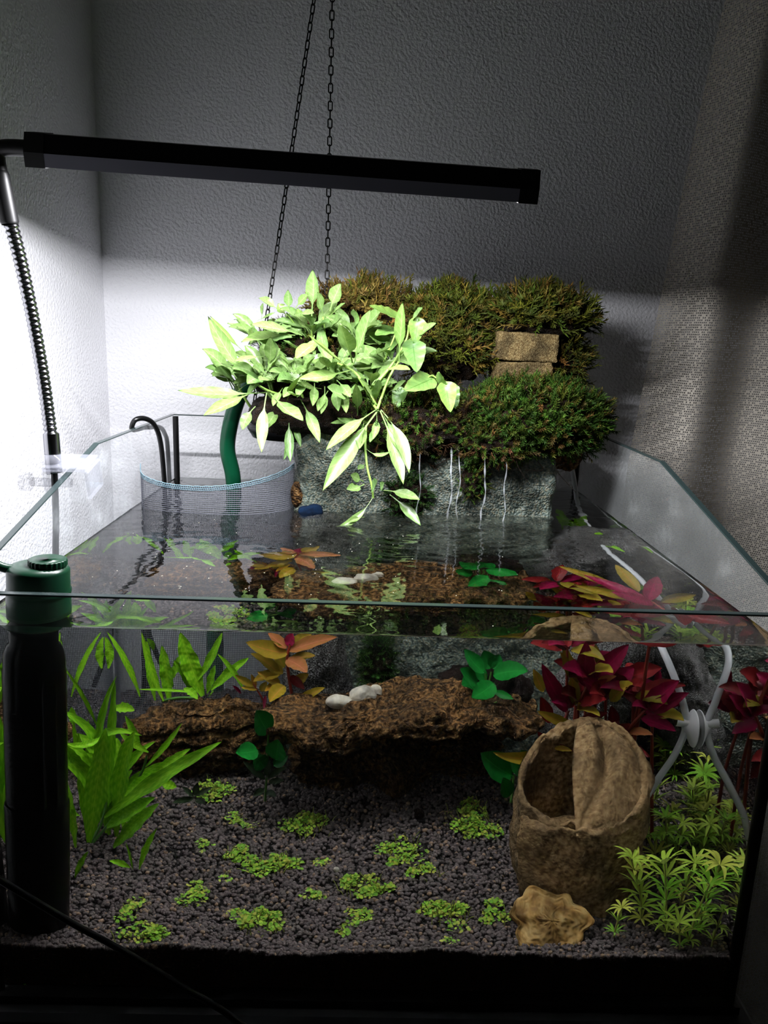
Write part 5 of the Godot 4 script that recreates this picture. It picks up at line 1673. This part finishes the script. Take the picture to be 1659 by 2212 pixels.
	stem(p, M.green_stem, [Vector3(-0.0874, -0.1847, -0.2050), Vector3(-0.0882, -0.1628, -0.2030), Vector3(-0.0873, -0.1450, -0.2000)], 0.0012, 0.0008, "stem")
	stem(p, M.green_stem, [Vector3(-0.0874, -0.1847, -0.2050), Vector3(-0.0920, -0.1686, -0.2000), Vector3(-0.0955, -0.1579, -0.1950)], 0.0012, 0.0008, "stem")
	p = plant("anubias", "dark green broad-leaved plant half hidden behind the clay stump", "", "plant")
	lf(p, M.dark_leaf, 3, 1116, -1599, -1600, 829, -1353, -1450, 958, -1497, -1525, 254, 0, 0.1)
	lf(p, M.dark_leaf, 3, 1209, -1578, -1600, 1066, -1395, -1550, 1137, -1486, -1575, 187, 2, 0.1)
	lf(p, M.dark_leaf, 3, 1375, -1496, -1700, 1299, -1313, -1700, 1337, -1404, -1700, 173, 0, 0.1)
	lf(p, M.dark_leaf, 3, 1082, -1742, -1500, 1010, -1532, -1400, 1046, -1636, -1450, 135, 2, 0.1)
	lf(p, M.dark_leaf, 3, 1253, -1552, -1700, 1173, -1398, -1650, 1213, -1475, -1675, 138, 0, 0.1)
	stem(p, M.green_stem, [Vector3(0.1108, -0.1814, -0.1550), Vector3(0.1121, -0.1708, -0.1580), Vector3(0.1124, -0.1598, -0.1600)], 0.0012, 0.0008, "stem")
	stem(p, M.green_stem, [Vector3(0.1108, -0.1814, -0.1550), Vector3(0.1216, -0.1680, -0.1600), Vector3(0.1273, -0.1496, -0.1650)], 0.0012, 0.0008, "stem")
	p = plant("olive_rosette_plant", "small dusky olive-leaved plant on a short stem before the gap in the stones", "", "plant")
	lf(p, M.olive_leaf, 3, -899, -1861, -2000, -1073, -1660, -1900, -987, -1760, -1950, 74, 0, 0.2)
	lf(p, M.olive_leaf, 3, -889, -1834, -2000, -858, -1685, -2000, -874, -1759, -2000, 78, 0, 0.2)
	lf(p, M.olive_leaf, 3, -878, -1852, -2000, -710, -1706, -1900, -802, -1764, -1950, 58, 0, 0.2)
	lf(p, M.olive_leaf, 3, -869, -1878, -2000, -731, -1823, -1900, -799, -1861, -1950, 65, 0, 0.2)
	lf(p, M.olive_leaf, 3, -910, -1949, -2000, -988, -1967, -1900, -949, -1959, -1950, 65, 2, 0.2)
	lf(p, M.olive_leaf, 3, -885, -1967, -2000, -794, -1973, -1900, -839, -1970, -1950, 65, 2, 0.2)
	stem(p, M.green_stem, [Vector3(-0.0897, -0.2056, -0.2000), Vector3(-0.0892, -0.1949, -0.2000), Vector3(-0.0886, -0.1843, -0.2000)], 0.0012, 0.0009, "stem")
	p = plant("olive_rosette_plant", "small dusky olive-leaved plant lying low beside the green cushion behind the big fern", "", "plant")
	lf(p, M.olive_leaf, 3, -1493, -2025, -2000, -1575, -1891, -1900, -1534, -1958, -1950, 61, 0, 0.2)
	lf(p, M.olive_leaf, 3, -1486, -2018, -2000, -1458, -1896, -2000, -1472, -1957, -2000, 61, 0, 0.2)
	lf(p, M.olive_leaf, 3, -1494, -2040, -2000, -1644, -2014, -1850, -1570, -2027, -1925, 61, 0, 0.2)
	lf(p, M.olive_leaf, 3, -1480, -2048, -2000, -1373, -2016, -1850, -1426, -2032, -1925, 55, 0, 0.2)
	lf(p, M.olive_leaf, 3, -1479, -2018, -2000, -1322, -1893, -1900, -1401, -1955, -1950, 55, 0, 0.2)
	p = plant("crimson_stem_plant", "tallest crimson stem plant, broad magenta leaves touching the water surface above the stump", "", "plant")
	lf(p, M.magenta_leaf, 3, 1639, -844, -1650, 1610, -451, -1600, 1625, -646, -1625, 155, 0, 0.15)
	lf(p, M.magenta_leaf, 3, 1719, -796, -1650, 1942, -463, -1600, 1820, -619, -1625, 161, 0, 0.15)
	lf(p, M.orange_leaf, 3, 1595, -816, -1650, 1411, -542, -1600, 1502, -678, -1625, 72, 0, 0.15)
	lf(p, M.orange_leaf, 3, 1763, -700, -1700, 1704, -502, -1700, 1734, -601, -1700, 62, 0, 0.15)
	lf(p, M.red_leaf, 3, 1660, -878, -1600, 1778, -721, -1500, 1720, -799, -1550, 83, 3, 0.15)
	lf(p, M.pink_leaf, 3, 1708, -787, -1600, 1844, -697, -1500, 1777, -742, -1550, 69, 1, 0.15)
	lf(p, M.red_leaf, 3, 1598, -970, -1600, 1761, -855, -1400, 1681, -912, -1500, 116, 0, 0.15)
	lf(p, M.orange_leaf, 3, 1557, -814, -1750, 1472, -534, -1750, 1514, -673, -1750, 99, 1, 0.15)
	lf(p, M.red_leaf, 3, 1953, -781, -1700, 2200, -633, -1550, 2071, -687, -1625, 171, 0, 0.15)
	lf(p, M.magenta_leaf, 3, 2226, -844, -1700, 2215, -658, -1700, 2220, -751, -1700, 61, 0, 0.15)
	stem(p, M.red_stem, [Vector3(0.1651, -0.1386, -0.1700), Vector3(0.1601, -0.1166, -0.1680), Vector3(0.1611, -0.0991, -0.1660), Vector3(0.1678, -0.0805, -0.1650)], 0.0017, 0.0012, "stem")
	stem(p, M.red_stem, [Vector3(0.1800, -0.1338, -0.1750), Vector3(0.1752, -0.1061, -0.1700), Vector3(0.1719, -0.0789, -0.1650)], 0.0017, 0.0012, "stem")
	p = plant("crimson_stem_plant", "crimson stem plant with dark red and yellow leaves leaning over the overhanging stone", "", "plant")
	lf(p, M.magenta_leaf, 3, 1513, -1048, -1600, 1271, -633, -1550, 1375, -849, -1575, 144, 0, 0.15)
	lf(p, M.orange_leaf, 3, 1321, -901, -1650, 1226, -711, -1650, 1273, -806, -1650, 90, 1, 0.15)
	lf(p, M.orange_leaf, 3, 1582, -1004, -1650, 1525, -730, -1650, 1553, -866, -1650, 109, 1, 0.15)
	lf(p, M.orange_leaf, 3, 1546, -1133, -1550, 1243, -988, -1450, 1389, -1074, -1500, 89, 1, 0.15)
	lf(p, M.red_leaf, 3, 1384, -1331, -1500, 1259, -1158, -1450, 1321, -1244, -1475, 86, 0, 0.15)
	lf(p, M.red_leaf, 3, 1396, -1162, -1650, 1302, -939, -1650, 1349, -1051, -1650, 113, 3, 0.15)
	lf(p, M.red_leaf, 3, 1588, -1132, -1550, 1790, -982, -1450, 1685, -1046, -1500, 102, 0, 0.15)
	lf(p, M.red_leaf, 3, 1562, -1228, -1600, 1416, -1078, -1550, 1489, -1153, -1575, 84, 0, 0.15)
	lf(p, M.red_leaf, 3, 1619, -1225, -1600, 1665, -1103, -1600, 1642, -1164, -1600, 84, 0, 0.15)
	lf(p, M.orange_leaf, 3, 1376, -1326, -1450, 897, -1263, -1250, 1141, -1399, -1350, 107, 1, 0.15)
	lf(p, M.orange_leaf, 3, 1368, -1416, -1450, 1125, -1317, -1300, 1243, -1390, -1375, 85, 0, 0.15)
	lf(p, M.orange_leaf, 3, 1391, -1275, -1400, 1520, -1272, -1350, 1457, -1259, -1375, 55, 1, 0.15)
	lf(p, M.orange_leaf, 3, 1602, -1015, -1600, 1579, -938, -1550, 1590, -976, -1575, 56, 1, 0.15)
	stem(p, M.red_stem, [Vector3(0.1382, -0.1498, -0.1500), Vector3(0.1401, -0.1375, -0.1500), Vector3(0.1440, -0.1213, -0.1550), Vector3(0.1519, -0.1033, -0.1600)], 0.0017, 0.0012, "stem")
	stem(p, M.red_stem, [Vector3(0.1570, -0.1318, -0.1600), Vector3(0.1572, -0.1167, -0.1600), Vector3(0.1578, -0.0997, -0.1630)], 0.0017, 0.0012, "stem")
	p = plant("crimson_stem_plant", "crimson stem plant with glossy magenta leaves next to the white suction cup", "", "plant")
	lf(p, M.magenta_leaf, 3, 2064, -964, -1450, 2284, -662, -1350, 2159, -795, -1400, 157, 0, 0.15)
	lf(p, M.magenta_leaf, 3, 2072, -978, -1450, 2350, -743, -1300, 2206, -846, -1375, 130, 0, 0.15)
	lf(p, M.magenta_leaf, 3, 2048, -1016, -1450, 2286, -1060, -1300, 2174, -1013, -1375, 125, 0, 0.15)
	lf(p, M.pink_leaf, 3, 1956, -1158, -1500, 2129, -1115, -1350, 2043, -1116, -1425, 101, 0, 0.15)
	lf(p, M.red_leaf, 3, 1808, -1259, -1550, 1977, -1063, -1450, 1894, -1160, -1500, 117, 0, 0.15)
	lf(p, M.red_leaf, 3, 2043, -803, -1600, 1900, -881, -1550, 1972, -842, -1575, 83, 3, 0.15)
	lf(p, M.red_leaf, 3, 1904, -1074, -1550, 1751, -1162, -1450, 1827, -1118, -1500, 111, 0, 0.15)
	lf(p, M.red_leaf, 3, 1894, -1154, -1600, 1850, -975, -1600, 1872, -1064, -1600, 98, 0, 0.15)
	lf(p, M.magenta_leaf, 3, 2014, -938, -1600, 1948, -822, -1600, 1981, -880, -1600, 84, 0, 0.15)
	stem(p, M.red_stem, [Vector3(0.1875, -0.1377, -0.1550), Vector3(0.1957, -0.1173, -0.1500), Vector3(0.2055, -0.0990, -0.1460), Vector3(0.2112, -0.0921, -0.1440)], 0.0017, 0.0012, "stem")
	stem(p, M.red_stem, [Vector3(0.2026, -0.1189, -0.1550), Vector3(0.2041, -0.0979, -0.1550), Vector3(0.2038, -0.0797, -0.1580)], 0.0017, 0.0012, "stem")
	p = plant("crimson_stem_plant", "low crimson stem plant with dark red leaves tucked behind the stump's rim", "", "plant")
	lf(p, M.red_leaf, 3, 1870, -1282, -1500, 2112, -1280, -1300, 1997, -1252, -1400, 115, 0, 0.15)
	lf(p, M.red_leaf, 3, 1961, -1368, -1500, 2079, -1444, -1350, 2021, -1407, -1425, 102, 0, 0.15)
	lf(p, M.magenta_leaf, 3, 1771, -1270, -1500, 1935, -1179, -1400, 1854, -1225, -1450, 97, 0, 0.15)
	lf(p, M.red_leaf, 3, 1662, -1305, -1500, 1530, -1170, -1450, 1596, -1237, -1475, 89, 0, 0.15)
	lf(p, M.red_leaf, 3, 1702, -1324, -1550, 1787, -1135, -1500, 1745, -1229, -1525, 97, 0, 0.15)
	lf(p, M.red_leaf, 3, 1835, -1359, -1500, 1983, -1402, -1400, 1909, -1380, -1450, 83, 0, 0.15)
	lf(p, M.red_leaf, 3, 1598, -1317, -1450, 1415, -1229, -1400, 1506, -1273, -1425, 69, 3, 0.15)
	lf(p, M.red_leaf, 3, 1759, -1220, -1600, 1664, -1088, -1600, 1711, -1154, -1600, 98, 0, 0.15)
	stem(p, M.red_stem, [Vector3(0.1845, -0.1480, -0.1500), Vector3(0.1813, -0.1383, -0.1520), Vector3(0.1738, -0.1261, -0.1550)], 0.0017, 0.0012, "stem")
	for q in [[0.150, -0.055, -0.175], [0.165, -0.075, -0.170], [0.180, -0.090, -0.160], [0.200, -0.085, -0.155], [0.160, -0.10, -0.165], [0.215, -0.10, -0.150]]:
		for k in 7:
			var an := k * 2.4 + jit(-0.4, 0.4)
			var a := Vector3(q[0], q[1], q[2]) + vjit(0.004)
			var ln := jit(0.022, 0.038)
			var tip := a + Vector3(cos(an), jit(0.0, 0.8), sin(an) * 0.7).normalized() * ln
			leaf(p, [M.red_leaf, M.magenta_leaf, M.red_leaf, M.orange_leaf][k % 4], 3, a, tip, (a + tip) * 0.5 + Vector3(0, ln * 0.2, 0), jit(0.010, 0.016), tones[0] if k % 3 else tones[2], 0.15)
		stem(p, M.red_stem, [Vector3(q[0], q[1], q[2]), Vector3(q[0] + 0.006, (q[1] - 0.2) * 0.5, q[2] - 0.006), Vector3(q[0] + 0.010, -0.205, q[2])], 0.0012, 0.0016)
	p = plant("floating_red_plant", "dark red leaves floating at the surface near the front glass above the suction cup", "", "plant")
	lf(p, M.red_leaf, 3, 2050, -200, -750, 1500, -120, -700, 1775, -100, -725, 200, 0, 0.15)
	lf(p, M.red_leaf, 3, 2150, -180, -700, 2380, -120, -500, 2265, -90, -600, 190, 0, 0.15)
	lf(p, M.red_leaf, 3, 2150, -200, -850, 2050, -120, -450, 2100, -100, -650, 180, 0, 0.15)
	lf(p, M.magenta_leaf, 3, 2000, -200, -900, 1750, -100, -1100, 1875, -90, -1000, 150, 0, 0.15)
	lf(p, M.magenta_leaf, 3, 2000, -200, -950, 1650, -100, -1500, 1825, -90, -1225, 150, 0, 0.15)
	lf(p, M.magenta_leaf, 3, 2000, -200, -1000, 2250, -80, -1500, 2125, -80, -1250, 150, 0, 0.15)
	lf(p, M.orange_leaf, 3, 2100, -220, -1000, 2400, -120, -1100, 2250, -110, -1050, 140, 0, 0.15)
	lf(p, M.orange_leaf, 3, 1900, -200, -1000, 1500, -120, -1250, 1700, -100, -1125, 130, 0, 0.15)
	lf(p, M.orange_leaf, 3, 1900, -250, -1300, 1500, -120, -1750, 1700, -125, -1525, 130, 0, 0.15)
	lf(p, M.orange_leaf, 3, 2000, -200, -1200, 2000, -80, -1800, 2000, -80, -1500, 130, 0, 0.15)
	stem(p, M.red_stem, [Vector3(0.2, -0.19, -0.16), Vector3(0.205, -0.1, -0.15), Vector3(0.2, -0.03, -0.12), Vector3(0.206, -0.02, -0.08)], 0.0016, 0.0012)

func build_small() -> void:
	cushion("mossy green cushion of tiny round leaves beside the low olive plant", -0.1388, -0.2470, 0.0179, 0.0269, 260)
	cushion("loose string of tiny round leaves just in front of the cushion by the olive plant", -0.1144, -0.1962, 0.0089, 0.0113, 40)
	cushion("wide green cushion of tiny round leaves in front of the hollow stone", -0.0507, -0.1834, 0.0227, 0.0202, 240)
	cushion("ragged green cushion of tiny leaves midway between the hollow stone and the stump", 0.0224, -0.1443, 0.0172, 0.0257, 170)
	cushion("largest green cushion of tiny leaves, against the side of the clay stump", 0.0856, -0.1965, 0.0250, 0.0379, 380)
	cushion("long low green cushion of tiny leaves in the middle of the open soil", -0.0770, -0.1168, 0.0239, 0.0154, 280)
	cushion("small patch of tiny leaves joined to the long low cushion's back end", -0.1081, -0.1324, 0.0114, 0.0134, 90)
	cushion("tiny tuft of leaves standing alone on the soil near the white chip", -0.0405, -0.1231, 0.0037, 0.0099, 24)
	cushion("dense dome-shaped green cushion at the front of the soil", -0.0750, -0.0326, 0.0183, 0.0195, 330)
	cushion("tiny tuft behind the dense dome-shaped cushion", -0.0945, -0.0547, 0.0035, 0.0087, 24)
	cushion("loose hooked clump of tiny leaves between the fern plantlet and the long cushion", -0.1292, -0.0684, 0.0084, 0.0224, 100)
	cushion("flat wide cushion with thin straw-like stems just right of the white chip", -0.0031, -0.0880, 0.0219, 0.0169, 300)
	cushion("small sprig patch with a red shoot beside the flat wide cushion", -0.0410, -0.0744, 0.0086, 0.0090, 44)
	cushion("thin upright string of tiny leaves in front of the flat wide cushion", -0.0098, -0.0448, 0.0076, 0.0171, 70)
	cushion("dark green cushion of tiny leaves near the front, before the stump", 0.0535, -0.0460, 0.0189, 0.0201, 270)
	cushion("small loose green patch touching the shell-like stone", 0.0911, -0.0520, 0.0106, 0.0160, 100)
	cushion("sparse trailing stems with few leaves beside the stump's shadow", 0.0476, -0.1060, 0.0180, 0.0159, 70)
	cushion("upper clump of the scattered leaves near the front cable", -0.1686, -0.0466, 0.0088, 0.0159, 70)
	cushion("lowest scattered clump of tiny leaves, crossed by the front cable", -0.1570, -0.0090, 0.0169, 0.0149, 130)
	cushion("single bright seedling at the edge of the loose string of leaves", -0.1007, -0.1828, 0.0040, 0.0074, 16)
	cushion("tiny yellowish tuft alone behind the fern plantlet", -0.1328, -0.1453, 0.0046, 0.0103, 22)
	cushion("two-leaved seedling between the long cushion and the hooked clump", -0.1091, -0.0988, 0.0029, 0.0063, 10)
	cushion("tiny seedling at the foot of the thin upright string", -0.0177, -0.0263, 0.0034, 0.0049, 12)
	cushion("tiny seedling in front of the dark green cushion", 0.0555, -0.0141, 0.0033, 0.0068, 14)
	build_small_things()

# a cushion of tiny round leaves on creeping stems
func cushion(label: String, x: float, z: float, rx: float, rz: float, n: int) -> void:
	var t := thing("ground_cover", label, "ground cover")
	var b := Buf.new()
	var cols := [Color(0.16, 0.34, 0.03), Color(0.22, 0.40, 0.04), Color(0.30, 0.42, 0.05), Color(0.12, 0.28, 0.03), Color(0.34, 0.36, 0.06)]
	var high := minf(0.011, 0.35 * minf(rx, rz) + 0.002)
	var clumps := []      # (x, radius, z) of the tufts that make up the patch
	for k in maxi(1, int(sqrt(n) * 0.55)):
		var ta := jit(0, TAU)
		var tq := sqrt(rng.randf()) * 0.85
		clumps.append(Vector3(x + cos(ta) * tq * rx, jit(0.003, 0.0075) + 0.12 * minf(rx, rz), z + sin(ta) * tq * rz))
	for k in int(n * 1.7):
		var cl: Vector3 = clumps[rng.randi_range(0, clumps.size() - 1)]
		var an := jit(0, TAU)
		var q := sqrt(rng.randf())
		var px := clampf(cl.x + cos(an) * q * cl.y, -0.244, 0.244)
		var pz := clampf(cl.z + sin(an) * q * cl.y, -0.49, -0.0045)
		var lump := clampf(0.6 + 0.9 * noise.get_noise_2d(px * 90.0, pz * 90.0), 0.1, 1.0)
		var py := soil_y(px, pz) + 0.0012 + high * lump * (1.0 - q * q * 0.7) * sqrt(rng.randf())
		var nn := (Vector3(jit(-0.7, 0.7), 1.0, jit(-0.5, 0.9))).normalized()
		var u := nn.cross(Vector3(jit(-1, 1), 0.1, jit(-1, 1))).normalized()
		var w := nn.cross(u)
		var r := jit(0.0009, 0.0017)
		var c: Color = shade(cols[rng.randi_range(0, 4)], 0.2)
		var base := b.v.size()
		for s in 7:
			var o := Vector3.ZERO
			if s < 6:
				o = (u * cos(s * TAU / 6) + w * sin(s * TAU / 6)) * r - nn * r * 0.25
			b.v.append(Vector3(px, py, pz) + o)
			b.n.append(nn)
			b.uv.append(Vector2.ZERO)
			b.c.append(c)
		for s in 6:
			b.i.append_array(PackedInt32Array([base + 6, base + (s + 1) % 6, base + s]))
	stuff(put("foliage", b, M.whorl, t))
	var st := Buf.new()
	st.tint = Color(0.22, 0.26, 0.05)
	for k in maxi(2, n / 9):
		var an := jit(0, TAU)
		var q := jit(0.2, 0.95)
		var px := clampf(x + cos(an) * q * rx, -0.242, 0.242)
		var pz := clampf(z + sin(an) * q * rz, -0.488, -0.006)
		var a := Vector3(px, soil_y(px, pz) - 0.001, pz)
		var e := a + Vector3(jit(-0.006, 0.006), jit(0.002, high + 0.003), jit(-0.003, 0.004))
		e.z = minf(e.z, -0.003)
		st.tube(PackedVector3Array([a, (a + e) * 0.5 + Vector3(0, 0.0015, 0), e]), 0.00035, 4, false)
	stuff(put("creeping_stems", st, M.whorl, t))

# one whorl of narrow leaves round a stem, size 1
func whorl_mesh(n: int, droop: float) -> ArrayMesh:
	var b := Buf.new()
	for k in n:
		var an := TAU * k / n + jit(-0.25, 0.25)
		var out := Vector3(cos(an), 0, sin(an))
		var ln := jit(0.75, 1.15)
		var p1 := out * ln + Vector3(0, 0.35 - droop, 0)
		leaf_buf(b, Vector3.ZERO, p1, out * ln * 0.5 + Vector3(0, 0.42, 0), 0.17, 4, Vector3(0, 1, 0), 0.3, 0.1, 6)
	return b.mesh()

func feathery(label: String, x: float, z: float, tall: float, lean: Vector3, size: float, meshes: Array, group := "") -> void:
	var t := thing("feathery_stem", label, "plant", group, Vector3(x, soil_y(x, z) - 0.002, z))
	var pts := [Vector3.ZERO, Vector3(lean.x * 0.3, tall * 0.45, lean.z * 0.3), Vector3(lean.x, tall, lean.z)]
	var path := curve(pts, 8)
	var b := Buf.new()
	b.tint = Color(0.35, 0.36, 0.10)
	b.tube(path, 0.0007, 5)
	put("stem", b, M.whorl, t)
	var n := maxi(3, int(tall / 0.0085))
	var cols := [Color(0.34, 0.42, 0.07), Color(0.28, 0.42, 0.06), Color(0.42, 0.44, 0.10), Color(0.22, 0.40, 0.05)]
	for k in n:
		var f := (k + 1.0) / n
		var at_ := path[int(f * (path.size() - 1))]
		var o := MeshInstance3D.new()
		o.name = "whorl"
		o.mesh = meshes[rng.randi_range(0, meshes.size() - 1)]
		o.material_override = M.feather[rng.randi_range(0, 3)]
		var s := size * (0.75 + 0.5 * f) * jit(0.85, 1.1)
		o.transform = Transform3D(Basis.from_euler(Vector3(jit(-0.35, 0.35), jit(0, TAU), jit(-0.35, 0.35))) * Basis.from_scale(Vector3(s, s, s)), at_)
		t.add_child(o, true)

func build_small_things() -> void:
	var fm := []
	for c in [Color(0.58, 0.68, 0.24), Color(0.50, 0.66, 0.20), Color(0.66, 0.68, 0.28), Color(0.42, 0.62, 0.16)]:
		var m: StandardMaterial3D = M.whorl.duplicate()
		m.albedo_color = c
		m.vertex_color_use_as_albedo = false
		fm.append(m)
	M.feather = fm
	var meshes := [whorl_mesh(9, 0.0), whorl_mesh(10, 0.3), whorl_mesh(8, -0.2)]
	for f in [
		[0.170, -0.024, 0.030, 0.002, 0.006, 0.010, "short bright feathery stem standing alone between the shell-like stone and the feathery thicket"],
		[0.196, -0.050, 0.058, -0.016, 0.012, 0.015, "tall arching feathery stem nearest the side of the clay stump"],
		[0.208, -0.030, 0.062, -0.008, 0.004, 0.016, "tallest feathery stem in the front of the thicket by the stump"],
		[0.222, -0.022, 0.052, 0.008, 0.004, 0.015, "bushy feathery stem at the front glass, second from the dark corner seam"],
		[0.232, -0.034, 0.060, 0.006, 0.008, 0.015, "upright feathery stem close to the side pane near the front corner"],
		[0.236, -0.014, 0.032, 0.004, 0.002, 0.012, "low feathery stem right in the front corner of the glass"],
		[0.214, -0.012, 0.026, -0.004, 0.002, 0.011, "low ragged feathery stem against the front glass, before the tallest one"],
		[0.228, -0.070, 0.044, 0.004, 0.010, 0.014, "feathery stem in the gap of bare soil beside the stump's far side"],
	]:
		feathery(f[6], f[0], f[1], f[2], Vector3(f[3], 0, f[4]), f[5], meshes)
	for k in 20:
		var x := jit(0.196, 0.243)
		var z := jit(-0.33, -0.10)
		if z > -0.16:
			x = jit(0.219, 0.243)
		feathery("yellow-green feathery stem in the dense drift under the airline tube along the side pane", x, z, jit(0.022, 0.050), Vector3(jit(-0.008, 0.006), 0, jit(0.0, 0.010)), jit(0.011, 0.015), meshes, "feathery stems along the side pane")
	# snail
	var sp := PackedVector3Array()
	var sr := PackedFloat32Array()
	for k in 61:
		var f := k / 60.0
		var a := f * TAU * 2.4
		var r := 0.0004 + 0.0034 * f
		sp.append(Vector3(cos(a) * r, sin(a) * r, 0.0016 * (1.0 - f)))
		sr.append(0.0002 + 0.0019 * f)
	var sb := Buf.new()
	sb.tube(sp, sr, 8)
	var sn := thing("snail", "small dark spiral snail at the foot of the hollow stone", "snail", "", Vector3(0.040, soil_y(0.04, -0.196) + 0.006, -0.196))
	put("shell", sb, M.lava, sn)
	var foot := rock_buf(Vector3(0.001, -0.005, 0), Vector3(0.005, 0.0012, 0.0018), 2.2, 33.0, 0.0002, 200.0, 0.0, 0.0, Vector3.ZERO, 16, 10)
	put("foot", foot, M.silicone, sn)
	# specks on the water
	var b := Buf.new()
	for k in 70:
		var x := jit(-0.22, 0.12)
		var z := jit(-0.30, -0.02)
		if k % 3 == 0:
			x = jit(-0.20, -0.02)
			z = jit(-0.22, -0.08)
		b.box(Transform3D(Basis(Vector3.UP, jit(0, 6)), Vector3(x, ripple(x, z) + 0.0001, z)), Vector3(jit(0.0004, 0.0013), 0.0002, jit(0.0003, 0.0006)))
	var so := thing("floating_specks", "pale specks of debris floating on the water surface", "debris")
	stuff(so)
	stuff(put("specks", b, M.speck, so))
